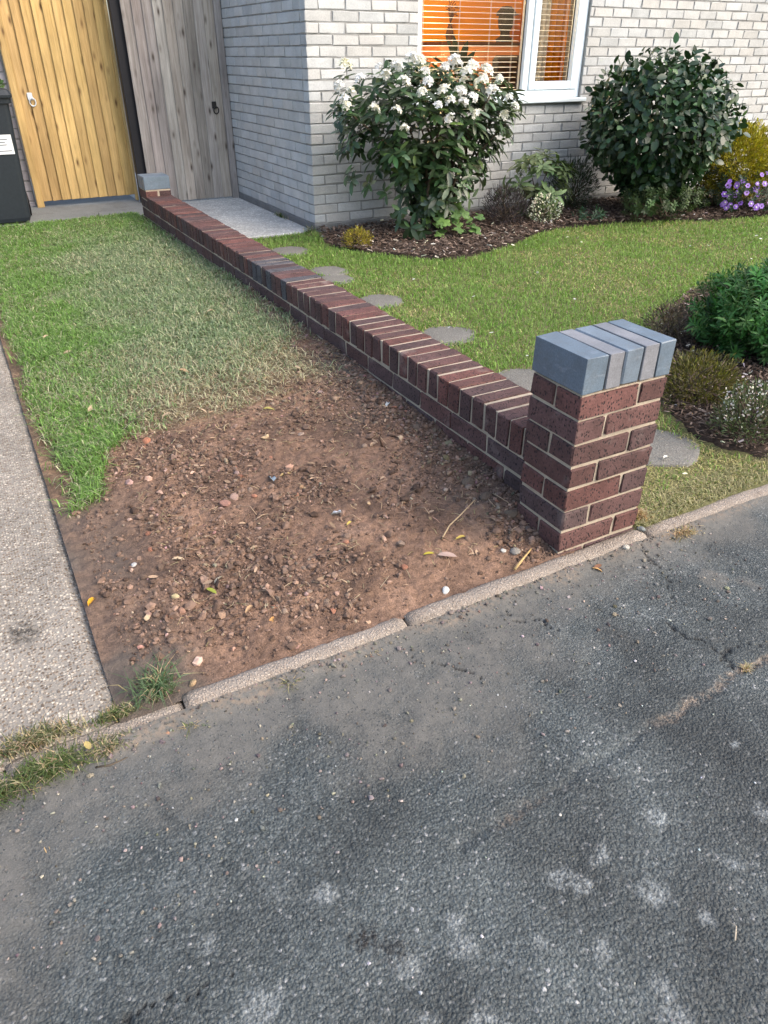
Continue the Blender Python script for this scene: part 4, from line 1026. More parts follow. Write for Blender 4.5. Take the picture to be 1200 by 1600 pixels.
# against the house, from the corner along the wall
small_shrub('dwarf_conifer', 'tiny golden yellow dwarf conifer at the front of the bark bed', (1.29, 3.90, .05), (1.29, 3.90, .10), (.115, .105, .085), 1500, (.012, .022), (.24, .20, .025), 61, .3, .3)
small_shrub('heather_plant', 'dark purple-black heather bush beside the flowering shrub', (2.80, 4.05, .05), (2.80, 4.03, .20), (.20, .17, .17), 2200, (.02, .045), (.035, .028, .032), 62, .14, .45, up=.9)
mes = [sprig_mesh(70 + k, 9, .11, .30, .06, up=.35, droop=.3) for k in range(3)]
sprig_shrub('laurel_shrub', 'pale green broad-leaved young shrub between the heather and the dark conifer', (3.30, 4.22, .05), (3.28, 4.20, .30), (.30, .22, .26), 46, mes, (.105, .150, .065), 63, inner=.55)
t = small_shrub('candytuft_plant', 'small plant covered in tiny creamy white flowers, between heather and pale green shrub', (3.16, 3.96, .05), (3.16, 3.95, .13), (.15, .12, .11), 900, (.015, .03), (.09, .12, .06), 64)
merged_obj('flowers', [tuft_cloud(420, (3.15, 3.93, .16), (.15, .13, .12), np.random.default_rng(65), leaf_template(.8, .1, .1), (.012, .02), (.66, .66, .52), .12, .7)], M['petalc'], t)
small_shrub('dwarf_conifer', 'dark feathery conifer in the shade beside the large glossy shrub', (3.82, 4.36, .05), (3.82, 4.36, .24), (.24, .20, .23), 2600, (.025, .055), (.022, .040, .018), 66, .12, .4, up=.8)
mes = [sprig_mesh(80 + k, 9, .05, .28, .05, up=.9) for k in range(2)]
sprig_shrub('seedling_plant', 'little blue-green leafy plant alone at the front of the bed', (3.57, 3.83, .05), (3.57, 3.83, .07), (.11, .09, .06), 16, mes, (.045, .095, .055), 67, cat='plant', zmin=.05)
mes = [sprig_mesh(84 + k, 12, .032, .45, .07, up=.6) for k in range(3)]
sprig_shrub('low_shrub', 'low spreading small-leaved green shrub at the foot of the large glossy shrub', (4.22, 3.58, .05), (4.22, 3.60, .17), (.44, .20, .15), 170, mes, (.060, .095, .035), 68, inner=.5)
sprig_shrub('low_shrub', 'dark small-leaved bush between the glossy shrub and the purple flowers', (4.98, 3.80, .05), (4.98, 3.80, .26), (.30, .24, .26), 130, mes, (.030, .050, .022), 69, inner=.45)
small_shrub('golden_conifer', 'large yellow-green feathery conifer behind the purple flowers', (5.26, 3.70, .05), (5.26, 3.70, .44), (.44, .32, .32), 13000, (.022, .045), (.27, .235, .02), 70, .30, .35, up=.5)
# purple flowers
pt, _ = sprig_shrub('purple_flower_plant', 'leafy plant covered in round purple flowers at the lawn edge', (5.16, 3.42, .05), (5.16, 3.44, .20), (.36, .22, .19), 110, mes, (.040, .065, .035), 71, cat='plant', inner=.5)
fl = []
for s_ in range(2):
    aa = np.arange(6) * 1.047; s2 = np.stack([np.cos(aa), np.sin(aa), np.zeros(6)], 1)
    v, f, c_ = merge(leaf_template(.85, .1, .12, (0, .6, 1, .95, 0)), s2 * .004, frames(s2 + UP * .25, UP - s2 * .25), np.full(6, .021), np.ones((6, 3)))
    pm = MB().add(v, None, f); fl.append(pm.mesh('flower', M['petal'], True))
ctr = MB().lathe([(.008, 0.004), (.007, .008), (.001, .010)], (0, 0, 0), 8).mesh('flower_centre', m_plain('pale_flower_eye', (.75, .70, .62), .7, .2))
r_ = np.random.default_rng(72)
for i in range(64):
    d = sph(1, r_)[0]; d[1] = -abs(d[1]); d[2] = r_.uniform(-.5, .95); q = np.array([5.16, 3.44, .21]) + d * np.array([.38, .24, .20]) * r_.uniform(.92, 1.08); q[2] = max(q[2], .07)
    o = mobj('flower', fl[i % 2], pt, q); nrm = Vector((d[0] * .6 - .35, -1 + .3 * d[1], .55 + .3 * d[2])); o.rotation_euler = nrm.to_track_quat('Z', 'Y').to_euler(); w = r_.random()
    o.color = (.26 + .18 * w, .12 + .16 * w, .55 + .12 * w, 1); k = r_.uniform(.75, 1.25); o.scale = (k, k, k)
    if i % 2 == 0:
        e_ = bpy.data.objects.new('flower_centre', ctr); C.objects.link(e_); e_.parent = o
# lobed green leaves at the foot of the flowering shrub
def lobed_plant():
    b = (2.16, 3.90, .05); t = thing('lobed_leaf_plant', 'bright green plant with large lobed leaves below the white flowering shrub', 'plant', b); r_ = np.random.default_rng(75)
    a = np.linspace(0, 2 * np.pi, 41)[:-1]; rad = .62 + .30 * np.abs(np.cos(a * 2.5)) ** .8; rad = np.where(np.abs(a - np.pi) < .35, .25, rad)
    v = [(0, 0, 0)] + [(math.cos(x) * k, math.sin(x) * k, .10 * math.cos(5 * x) * k - .22 * k * k) for x, k in zip(a, rad)]
    f = [[0, 1 + k, 1 + (k + 1) % 40] for k in range(40)]; me = np_mesh('leaf', np.array(v), np.array(f), M['leafmat'], True)
    for i in range(24):
        x = r_.uniform(1.90, 2.36); y = r_.uniform(3.72, 4.0); z = r_.uniform(.09, .34) * (1 - abs(x - 2.2) * 1.2); z = max(z, .08)
        o = mobj('leaf', me, t, (x, y, z)); o.rotation_euler = Vector((r_.normal(-.2, .4), r_.normal(-.6, .3), 1)).to_track_quat('Z', 'X').to_euler(); o.rotation_euler.rotate_axis('Z', r_.uniform(-2.4, -.8)); k = r_.uniform(.035, .068); o.scale = (k, k, k)
        w = r_.random(); o.color = (.07 + .06 * w, .14 + .09 * w, .04 + .02 * w, 1)
        MB().tube([(b[0] + r_.normal(0, .03), b[1] + r_.normal(0, .02), .05), (x, y, z)], .0025, 5).build('leaf_stalk', M['bark'], t)
lobed_plant()
# the near bed behind the pier
mes = [sprig_mesh(90 + k, 16, .037, .24, .065, up=.75, droop=.25) for k in range(4)]
sprig_shrub('spurge_shrub', 'dense bright green shrub of narrow pointed leaves in the near bed', (2.05, .84, .05), (2.13, .84, .20), (.46, .38, .20), 1000, mes, (.045, .135, .028), 91, cap=300, inner=.80, lump=.12, scale=(.9, 1.35))
_t = bpy.data.objects['spurge_shrub']; r_ = np.random.default_rng(92)
merged_obj('foliage', [tuft_cloud(6500, (2.13, .84, .20), (.44, .36, .19), r_, leaf_template(.24, .25, .2), (.035, .06), (.030, .095, .022), .35, .5, .6)], M['leafmerge'], _t)
small_shrub('heather_plant', 'small greyish brown heather bush behind the pier cap', (1.69, 1.17, .05), (1.70, 1.17, .13), (.13, .12, .11), 1300, (.014, .026), (.095, .075, .055), 93, .25, .5, up=.7)
small_shrub('dwarf_conifer', 'olive green heath bush beside the brick pier', (1.24, .58, .05), (1.25, .58, .125), (.20, .16, .115), 3400, (.014, .028), (.085, .080, .018), 94, .2, .45, up=.7)
t = small_shrub('heather_plant', 'straggly heather with small white flower spikes by the kerb end of the near bed', (1.16, .24, .05), (1.17, .23, .13), (.20, .13, .12), 2100, (.014, .028), (.060, .080, .035), 95, .2, .45, up=.9)
r_ = np.random.default_rng(96); pts = []
for sx, sy in ((1.06, .22), (1.11, .18), (1.16, .26), (1.22, .2), (1.28, .25), (1.04, .28), (1.19, .14), (1.10, .28)):
    k = 26; z = np.linspace(.12, .20 + r_.uniform(.02, .10), k); pts.append(np.stack([sx + r_.normal(0, .010, k) + (z - .12) * r_.normal(0, .3), sy + r_.normal(0, .010, k), z], 1))
pts.append(np.array([1.17, .20, .17]) + sph(90, r_) * np.array([.19, .12, .09]))
pts = np.concatenate(pts); n = len(pts)
merged_obj('flowers', [merge(leaf_template(.8, .1, .1), pts, frames(sph(n, r_) + UP * .3, sph(n, r_)), r_.uniform(.007, .013, n), vary((.55, .53, .47), n, .15, r_))], M['petalc'], t)

# ------------------------------------------------------------------ grass
def blades(x, y, z, h, w, lean, col, r_):
    n = len(x); a = r_.uniform(0, 2 * np.pi, n); dx, dy = np.cos(a), np.sin(a); sx, sy = -dy, dx
    P = np.stack([x, y, z], 1); D = np.stack([dx, dy, 0 * dx], 1); Sd = np.stack([sx, sy, 0 * sx], 1) * (w / 2)[:, None]
    mid = P + UP * (h * .6)[:, None] + D * (h * lean * .38)[:, None]; tip = P + UP * (h * (1 - .35 * np.minimum(lean, 1.6)))[:, None] + D * (h * lean)[:, None]
    V = np.stack([P - Sd, P + Sd, mid + Sd * .8, mid - Sd * .8, tip], 1).reshape(-1, 3); i = np.arange(n) * 5
    F = np.concatenate([np.stack([i, i + 1, i + 2], 1), np.stack([i, i + 2, i + 3], 1), np.stack([i + 3, i + 2, i + 4], 1)])
    return V, F, np.repeat(col, 5, 0)
def mixc(a, b, t): return np.asarray(a)[None] * (1 - t)[:, None] + np.asarray(b)[None] * t[:, None]
FRESH, DULL, STRAW = (.155, .27, .065), (.210, .275, .155), (.54, .49, .35)
r_ = np.random.default_rng(200); parts = []
N = 125000; x = r_.uniform(-1.33, .06, N); y = .85 + (5.12) * r_.random(N) ** 1.25
dm = dirt(x, y) * np.where((y > 1.9) & (x > -.12), .55, 1.0); thin = np.where(x < -1.02, 1, sstep(-.12, .75, y - soil_back(x) + .5 * (vnoise(x, y, 6, 207) - .5))); keep = r_.random(N) < np.clip(1.03 - dm * 1.25, 0.0, 1) * (.62 + .6 * vnoise(x, y, 7, 201)) * (.22 + .78 * thin); x, y = x[keep], y[keep]; n = len(x)
cl = vnoise(x, y, 3.2, 202, 4); fine = vnoise(x, y, 16, 203, 3)
edge = np.clip(1 - (y - soil_back(x)) / .75, 0, 1)
green = np.clip(sstep(-.55, -1.12, x + .5 * (cl - .5)) + sstep(4.2, 5.6, y) * .9 + (fine - .5) * .7, 0, 1)
dryp = np.clip(.22 + .85 * edge * sstep(-1.12, -.55, x) + .9 * (cl - .55) + .25 * sstep(-.35, 0, x) * sstep(3.5, 2, y), 0.02, .92)
col = mixc(DULL, FRESH, green); isd = r_.random(n) < dryp; col[isd] = mixc(STRAW, (.22, .17, .10), r_.random(isd.sum())); col *= r_.lognormal(0, .26, (n, 1))
h = r_.uniform(.018, .042, n) * (1 + .45 * green - .35 * isd); lean = r_.uniform(.3, 1.5, n) + isd * r_.uniform(0, 1.4, n)
main = blades(x, y, zsoil(x, y) - .002, h, r_.uniform(.0024, .0042, n) * (1 + .12 * y), lean, col, r_)
pick = r_.permutation(n)[:9000]; xx, yy = x[pick], y[pick]; m_ = len(pick)
lc = mixc((.26, .33, .17), (.50, .46, .32), r_.random(m_) ** .8) * r_.lognormal(0, .2, (m_, 1))
longb = blades(xx, yy, zsoil(xx, yy) + .008, r_.uniform(.022, .04, m_), r_.uniform(.002, .0034, m_) * (1 + .12 * yy), r_.uniform(1.4, 2.6, m_), lc, r_)
merged_obj('lawn_grass', [main, longb], M['grass'], None)
o = bpy.data.objects['lawn_grass']; tag(o, 'mown grass between the driveway and the low wall, fading to straw at the bare soil', 'grass')
# right-hand lawn
N = 205000; x = WX1 + .012 + 6.6 * r_.random(N) ** 1.35; y = .02 + 4.6 * r_.random(N) ** 1.1
ok = ~(in_poly(x, y, BED) | in_poly(x, y, BED2)) & ~((x < HX) & (y > 4.66)) & (x < 6.9)
db = np.minimum(seg_dist(x, y, BED), seg_dist(x, y, BED2))
for a, b, c in STEP: ok &= np.hypot(x - a, y - b) > c * (.72 + .24 * r_.random(N))
ok &= ~((x < PW + .012) & (y < PD + .01))
x, y, db = x[ok], y[ok], db[ok]; n = len(x)
cl = vnoise(x, y, 2.1, 212, 4); fine = vnoise(x, y, 11, 213, 3)
near = sstep(.50, .12, y + .35 * (cl - .5)); shade = sstep(.25, 0, db)
dryp = np.clip(.13 + 1.3 * (cl - .50) + .80 * near + .35 * (fine - .5), .03, .9)
col = mixc((.150, .275, .055), (.210, .300, .088), np.clip(fine * 1.4 - .2, 0, 1)); isd = r_.random(n) < dryp; col[isd] = mixc((.46, .41, .21), (.32, .29, .14), r_.random(isd.sum())); col *= r_.lognormal(0, .24, (n, 1))
h = r_.uniform(.016, .034, n) * (1 - .25 * isd) * (1 + .5 * shade) * (1 - .35 * near); lean = r_.uniform(.2, 1.2, n) + isd * .6
main = blades(x, y, zright(x, y) - .002, h, r_.uniform(.0026, .0042, n) * (1 + .13 * np.hypot(x, y)), lean, col, r_)
m_ = 9000; xx = .345 + 3.2 * r_.random(m_) ** 1.6; yy = -.006 + .12 * r_.random(m_); lc = mixc((.42, .36, .22), (.22, .24, .11), r_.random(m_)) * r_.lognormal(0, .25, (m_, 1))
verge = blades(xx, yy, zright(xx, yy) - .002, r_.uniform(.010, .026, m_), r_.uniform(.0024, .0036, m_), r_.uniform(.5, 1.8, m_), lc, r_)
merged_obj('lawn_grass', [main, verge], M['grass'], None)
tag(bpy.data.objects['lawn_grass.001'], 'mown yellow-green lawn in front of the house, dry beside the kerb', 'grass')
# lone tufts along the kerb and in the seams
def tuft(cx, cy, z, n, spread, hh, col, label, seed, lean=(.3, 1.3), group=None, w=(.002, .0036), dry=.2):
    r2 = np.random.default_rng(seed); a = r2.uniform(0, 6.28, n); d = np.abs(r2.normal(0, 1, n)) * .5; x = cx + spread[0] * d * np.cos(a); y = cy + spread[1] * d * np.sin(a)
    c = vary(col, n, .25, r2); k = r2.random(n) < dry; c[k] = vary((.40, .32, .20), k.sum(), .2, r2)
    o = merged_obj('grass_tuft', [blades(x, y, np.full(n, z), r2.uniform(*hh, n), r2.uniform(*w, n), r2.uniform(*lean, n), c, r2)], M['grass'], None, kind=None)
    tag(o, label, 'grass', group)
tuft(-1.23, .03, -.012, 190, (.055, .045), (.04, .085), (.10, .15, .075), 'blue-green grass tuft growing where the driveway, soil and kerb meet', 301, (.5, 1.6))
tuft(-1.50, -.078, -.030, 900, (.11, .040), (.020, .055), (.10, .135, .045), 'ragged green grass tuft growing over the kerb at the end of the driveway', 302)
tuft(-1.63, -.10, -.030, 700, (.11, .035), (.020, .055), (.09, .12, .045), 'grass tuft in the gutter at the driveway mouth', 312)
tuft(-1.52, .012, -.016, 800, (.13, .026), (.018, .045), (.11, .125, .055), 'dry grass growing along the driveway side of the kerb', 303, dry=.45)
tuft(-1.38, -.075, -.032, 420, (.06, .03), (.016, .04), (.10, .12, .05), 'sparse grass in front of the kerb by the driveway', 304, dry=.4)
tuft(-1.34, .005, -.016, 260, (.07, .02), (.014, .036), (.11, .14, .05), 'thin grass in the joint behind the kerb by the driveway', 313, dry=.3)
tuft(-.93, -.085, -.036, 90, (.035, .016), (.015, .04), (.14, .14, .07), 'small straw-green tuft below the kerb in front of the soil', 305, dry=.5)
tuft(-.70, -.09, -.036, 60, (.05, .012), (.01, .026), (.26, .17, .10), 'flattened brown grass wisp below the kerb joint', 306, dry=.7)
tuft(.47, -.085, -.034, 320, (.07, .022), (.015, .042), (.36, .25, .14), 'dead straw-coloured grass clump at the kerb beyond the brick pier', 307, dry=.7)
tuft(.375, .035, .0, 260, (.04, .03), (.015, .04), (.36, .22, .11), 'orange-brown dead grass at the foot of the brick pier', 308, dry=.6)
tuft(.125, -.60, -.04, 70, (.022, .012), (.012, .028), (.45, .36, .24), 'pale dead grass clump in the pavement crack', 309, dry=.8)
tuft(-1.19, -.10, -.036, 60, (.03, .02), (.012, .03), (.12, .15, .06), 'tiny weed in the dirt at the pavement edge', 310, dry=.4)
tuft(1.20, 4.60, .03, 90, (.05, .04), (.03, .10), (.07, .11, .03), 'taller grass growing at the corner of the house', 311)
tuft(1.235, 5.35, .04, 120, (.03, .20), (.02, .06), (.06, .11, .03), 'weeds growing along the foot of the side wall', 314)
tuft(-.28, 5.95, .05, 26, (.10, .02), (.03, .09), (.05, .07, .025), 'few long weeds at the edge of the concrete by the golden gate', 315)

# ------------------------------------------------------------------ soil clods, stones, leaves, twigs, bark
def ico():
    p = (1 + 5 ** .5) / 2
    v = np.array([(-1, p, 0), (1, p, 0), (-1, -p, 0), (1, -p, 0), (0, -1, p), (0, 1, p), (0, -1, -p), (0, 1, -p), (p, 0, -1), (p, 0, 1), (-p, 0, -1), (-p, 0, 1)], float); v /= np.linalg.norm(v[0])
    f = np.array([(0, 11, 5), (0, 5, 1), (0, 1, 7), (0, 7, 10), (0, 10, 11), (1, 5, 9), (5, 11, 4), (11, 10, 2), (10, 7, 6), (7, 1, 8), (3, 9, 4), (3, 4, 2), (3, 2, 6), (3, 6, 8), (3, 8, 9), (4, 9, 5), (2, 4, 11), (6, 2, 10), (8, 6, 7), (9, 8, 1)])
    return v, f
IV, IF = ico()
def sub(v, f):
    e = {}; vv = list(map(tuple, v)); nf = []
    def m(a, b):
        k = (min(a, b), max(a, b))
        if k not in e: q = (np.array(vv[a]) + np.array(vv[b])); vv.append(tuple(q / np.linalg.norm(q))); e[k] = len(vv) - 1
        return e[k]
    for a, b, c in f: x, y, z = m(a, b), m(b, c), m(c, a); nf += [(a, x, z), (b, y, x), (c, z, y), (x, y, z)]
    return np.array(vv), np.array(nf)
IV2, IF2 = sub(IV, IF)
def rnd_rot(n, r2):
    q = r2.normal(size=(n, 4)); q /= np.linalg.norm(q, axis=1, keepdims=True); w, x, y, z = q.T
    return np.stack([np.stack([1 - 2 * (y * y + z * z), 2 * (x * y - z * w), 2 * (x * z + y * w)], 1), np.stack([2 * (x * y + z * w), 1 - 2 * (x * x + z * z), 2 * (y * z - x * w)], 1), np.stack([2 * (x * z - y * w), 2 * (y * z + x * w), 1 - 2 * (x * x + y * y)], 1)], 1)
def clods(x, y, z, s, col, r2):
    n = len(x); V = IV[None] * (1 + r2.normal(0, .22, (n, 12, 1))) * r2.uniform(.6, 1.15, (n, 1, 3)); V = np.einsum('nmk,nkj->nmj', V, rnd_rot(n, r2)); V[:, :, 2] *= .75
    V = V * s[:, None, None] + np.stack([x, y, z], 1)[:, None]; F = (IF[None] + (np.arange(n) * 12)[:, None, None]).reshape(-1, 3)
    return V.reshape(-1, 3), F, np.repeat(col, 12, 0)
r_ = np.random.default_rng(400)
N = 40000; x = r_.uniform(-1.28, .062, N); y = r_.uniform(.005, 1.75, N)
heap = sstep(.42, .62, vnoise(x, y, 4.5, 401, 3)) + .9 * sstep(-.25, .02, x) + .9 * sstep(.34, .1, np.hypot((x + 1.0) / 1.0, (y - .28) / .8)) + .4 * sstep(.9, 1.3, y) + .35 * sstep(-1.08, -1.25, x)
keep = (r_.random(N) < dirt(x, y) * np.clip(.08 + .70 * (heap - .12), 0.07, 1)); x, y = x[keep], y[keep]; n = len(x)
s = np.clip(r_.lognormal(math.log(.0030), .62, n), .0014, .016)
col = mixc((.090, .060, .045), (.220, .146, .108), r_.random(n)) * r_.lognormal(0, .22, (n, 1)); gq = r_.random(n) < .10; col[gq] = vary((.27, .19, .14), gq.sum(), .25, r_)
zz = zsoil(x, y) + s * .35
pr = [clods(x, y, zz, s, col, r_)]
N = 1700; x = r_.uniform(-.10, .06, N); y = r_.uniform(.1, 5.3, N); keep = r_.random(N) < dirt(x, y); x, y = x[keep], y[keep]; s = np.clip(r_.lognormal(math.log(.0055), .5, len(x)), .002, .017)
pr.append(clods(x, y, zsoil(x, y) + s * .3, s, vary((.16, .115, .088), len(x), .25, r_), r_))
tag(merged_obj('soil_crumbs', pr, M['clod'], None), 'loose crumbs and gravel scattered over the bare brown soil', 'soil')
# grit on the pavement
N = 1500; x = r_.uniform(-1.75, .55, N); y = -.06 - .5 * r_.random(N) ** 2.2; s = np.clip(r_.lognormal(math.log(.0026), .45, N), .001, .008)
pr = [clods(x, y, zpave(x, y) + s * .4, s, vary((.17, .15, .13), N, .35, r_), r_)]
N = 110; x = r_.uniform(-1.7, .4, N); y = r_.uniform(-1.25, -.3, N); s = np.clip(r_.lognormal(math.log(.0024), .35, N), .001, .005)
pr.append(clods(x, y, zpave(x, y) + s * .4, s, vary((.36, .36, .34), N, .3, r_), r_))
tag(merged_obj('pavement_grit', pr, M['clod'], None), 'fine grit and pale chippings lying on the worn asphalt', 'grit')
# straw and cut grass strewn over the soil edge
N = 9000; x = r_.uniform(-1.1, .05, N); y = r_.uniform(.1, 2.4, N); pe = np.exp(-((y - soil_back(x) - .12) / .30) ** 2) + .14
k = r_.random(N) < pe * (.4 + vnoise(x, y, 6, 411)); x, y = x[k], y[k]; n = len(x); a = r_.uniform(0, 6.28, n); L = r_.uniform(.012, .05, n); z = zsoil(x, y) + .006
D = np.stack([np.cos(a), np.sin(a), r_.normal(0, .16, n)], 1); Sx = np.stack([-np.sin(a), np.cos(a), 0 * a], 1) * .0011; P = np.stack([x, y, z], 1); bend = np.stack([-np.sin(a), np.cos(a), 0 * a], 1) * (r_.normal(0, .18, n) * L)[:, None]
V = np.stack([P - Sx, P + Sx, P + D * (L / 2)[:, None] + bend + Sx + UP * .002, P + D * (L / 2)[:, None] + bend - Sx + UP * .002, P + D * L[:, None] + Sx * .4, P + D * L[:, None] - Sx * .4], 1).reshape(-1, 3); i = np.arange(n) * 6
F = np.concatenate([np.stack([i, i + 1, i + 2], 1), np.stack([i, i + 2, i + 3], 1), np.stack([i + 3, i + 2, i + 4], 1), np.stack([i + 3, i + 4, i + 5], 1)])
tag(merged_obj('straw_litter', [(V, F, np.repeat(vary((.34, .26, .17), n, .3, r_), 6, 0))], M['grass'], None), 'dry straw and grass clippings strewn between the lawn and the bare soil', 'straw')
# bark chips in the beds
def chips(poly, ext, N, seed, name, label, sz=(.016, .05)):
    r2 = np.random.default_rng(seed); x = r2.uniform(ext[0], ext[1], N); y = r2.uniform(ext[2], ext[3], N); k = in_poly(x, y, poly); x, y = x[k], y[k]; n = len(x)
    v, q, _ = cbox((1, .26, .08)); t_ = np.concatenate([q[:, [0, 1, 2]], q[:, [0, 2, 3]]]); a = r2.uniform(0, 6.28, n)
    fr_ = frames(np.stack([np.cos(a), np.sin(a), r2.normal(0, .3, n)], 1), UP + r2.normal(0, .35, (n, 3)))
    z = zright(x, y) + .030 + r2.uniform(0, .018, n)
    c = mixc((.060, .040, .030), (.20, .15, .12), r2.random(n) ** 2); pw = r2.random(n) < .035; c[pw] = vary((.55, .50, .42), pw.sum(), .15, r2)
    tag(merged_obj(name, [merge((v, t_), np.stack([x, y, z], 1), fr_, r2.uniform(*sz, n), c)], M['mulch'], None), label, 'bark mulch')
chips(BED, (1.05, 6.5, 3.15, 4.6), 14000, 500, 'bark_mulch', 'dark bark chips covering the bed along the house wall')
chips(BED2, (.95, 2.6, .06, 1.95), 15000, 501, 'bark_mulch', 'shredded bark covering the near bed beyond the brick pier', (.008, .032))

# single stones lying on the soil
SM = []
for k in range(7):
    r2 = np.random.default_rng(600 + k); v = IV2 * (1 + r2.normal(0, .06, (len(IV2), 1)) - .25 * np.clip(np.max(IV2 @ sph(5, r2).T, 1) - .72, 0, 1)[:, None] * 3) * np.array([1, r2.uniform(.65, .95), r2.uniform(.45, .75)]); SM.append(np_mesh('stone', v, IF2, M['stone'], False))
def stone(x, y, s, col, label, group, z=None, sink=.10, name='stone', cat='stone'):
    zz = (float(zsoil(np.array([x]), np.array([y]))[0]) if z is None else z) + s * sink
    o = mobj(name, random.choice(SM), None, (x, y, zz)); o.scale = (s, s, s); o.rotation_euler = (random.gauss(0, .3), random.gauss(0, .3), random.uniform(0, 6.28)); o.color = (*col, 1); return tag(o, label, cat, group)
r_ = np.random.default_rng(610); cnt = 0
while cnt < 170:
    x, y = r_.uniform(-1.22, .04), r_.uniform(.04, 1.6)
    if float(dirt(np.array([x]), np.array([y]))[0]) < .6: continue
    w = math.exp(-((x + .95) ** 2 / .10 + (y - .30) ** 2 / .06)) + math.exp(-((x + .75) ** 2 / .03 + (y - .74) ** 2 / .02)) + .8 * math.exp(-(x - .0) ** 2 / .008) + .18
    if r_.random() > w: continue
    k = r_.random()
    if k < .62: stone(x, y, r_.uniform(.007, .014), tuple(np.array((.22, .15, .11)) * r_.uniform(.7, 1.35)), 'small brown stone lying loose on the bare soil', 'brown stones on the bare soil')
    elif k < .85: stone(x, y, r_.uniform(.006, .013), tuple(np.array((.30, .22, .165)) * r_.uniform(.75, 1.2)), 'small grey pebble lying loose on the bare soil', 'grey pebbles on the bare soil')
    else: stone(x, y, r_.uniform(.006, .012), tuple(np.array((.36, .17, .11)) * r_.uniform(.75, 1.15)), 'small reddish brick chip lying on the bare soil', 'brick chips on the bare soil')
    cnt += 1
for x, y, s, c, l in [(-.942, 1.36, .022, (.45, .20, .12), 'rounded orange stone at the edge where grass meets soil'), (-.821, .747, .022, (.36, .20, .155), 'largest pinkish stone in the middle of the bare soil'), (-.780, .770, .018, (.40, .27, .22), 'pale pink stone touching the largest pinkish stone'), (-1.004, .221, .017, (.42, .27, .18), 'long tan stone in the gravelly heap near the driveway'),
        (-1.15, .02, .014, (.48, .34, .20), 'tan stone by the kerb next to the blue-green grass tuft'), (-.564, .342, .012, (.45, .22, .14), 'triangular orange chip alone on smooth soil'), (-.405, 1.062, .015, (.42, .32, .26), 'pale round pebble on the smooth soil at the back'), (-.04, .33, .030, (.155, .115, .085), 'flat dark clod of earth against the brick pier'), (-.05, .42, .026, (.16, .12, .088), 'dark rounded clod beside the wall near the pier'), (-.03, .21, .028, (.155, .118, .085), 'dark elongated clod at the foot of the pier'),
        (-.12, .06, .020, (.33, .30, .26), 'flat grey stone by the kerb in front of the pier'), (-.40, .02, .015, (.62, .63, .62), 'white lump of mortar beside the kerb'), (-1.168, .569, .012, (.60, .58, .54), 'white pebble on the trampled soil near the driveway'), (.02, 1.36, .022, (.17, .13, .10), 'flat brown stone against the low wall'), (-.02, 1.15, .018, (.19, .15, .12), 'brown stone near the low wall beside bare roots'), (.0, .85, .020, (.17, .125, .095), 'dark stone at the foot of the low wall'), (-1.10, .289, .014, (.34, .20, .14), 'reddish stone near the trampled soil'), (-.15, .08, .010, (.58, .57, .53), 'white chip near the kerb by the pier')]:
    stone(x, y, s, c, l, None)
for x, y, s, c, l in [(-1.155, -.075, .010, (.48, .24, .15), 'orange-pink pebble on the pavement below the kerb'), (-1.243, -.09, .012, (.45, .25, .16), 'brick-red pebble on the pavement by the weed'), (-1.425, -.13, .012, (.42, .36, .26), 'tan pebble lying in the kerbside grass')]:
    stone(x, y, s, c, l, None, -.03)
for x, y, s, c, l in [(.228, -.062, .014, (.50, .48, .42), 'pale stone leaning on the kerb below the pier'), (.335, -.02, .016, (.26, .28, .27), 'grey stone on the kerb joint beside the pier')]:
    stone(x, y, s, c, l, None, -.012 if s < .015 else .0)

# fallen leaves, twigs, scraps
LM = []
for k, (w, f, d) in enumerate(((.36, .5, .12), (.30, .9, .25), (.42, .25, -.15))):
    v, t_ = leaf_template(w, f, d); LM.append(np_mesh('fallen_leaf', np.concatenate([v, v - np.array([0, 0, .012])]), np.concatenate([t_, t_[:, ::-1] + len(v)]), M['dry'], True))
def fallen(x, y, L, col, label, group=None, z=None, zoff=.006):
    zz = (float(zsoil(np.array([x]), np.array([y]))[0]) if z is None else z) + zoff
    o = mobj('fallen_leaf', random.choice(LM), None, (x, y, zz)); o.scale = (L, L, L); o.rotation_euler = (random.gauss(0, .3), random.gauss(-.1, .12), random.uniform(0, 6.28)); o.color = (*col, 1); return tag(o, label, 'leaf', group)
fallen(-1.325, .43, .05, (.62, .33, .03), 'bright orange-yellow leaf on the edge of the driveway', z=.004).rotation_euler = (.1, -.05, 1.0)
fallen(-.65, 1.92, .06, (.50, .34, .20), 'large tan leaf standing up in the grass', zoff=.02)
for x, y, L, c, l in [(-1.014, .343, .045, (.30, .33, .06), 'yellow-green leaf curled among the gravel'), (-.985, .35, .04, (.42, .38, .30), 'pale folded leaf beside the yellow-green one'), (-.885, .141, .035, (.50, .27, .10), 'orange-brown leaf on smooth soil near the kerb'), (-.355, .14, .06, (.45, .33, .28), 'long pinkish leaf near the kerb'), (-.39, .165, .035, (.48, .40, .06), 'yellow leaf tip touching the long pinkish leaf'), (-.226, .18, .035, (.50, .38, .10), 'yellow leaf on dark soil near the pier'),
        (-1.061, .54, .04, (.52, .40, .27), 'pale tan leaf leaning on stones'), (-.93, .87, .035, (.45, .32, .20), 'tan leaf on soil below the lawn edge'), (-.60, .80, .045, (.42, .30, .14), 'brown leaf beside the blue plastic scrap'), (-.50, .43, .025, (.60, .46, .12), 'small yellow scrap of leaf beside clear plastic'), (-.46, 1.33, .05, (.42, .36, .12), 'greenish yellow leaf at the back of the bare soil'), (-.92, .21, .04, (.46, .30, .17), 'brown curled leaf at the foot of the gravel heap')]:
    fallen(x, y, L, c, l)
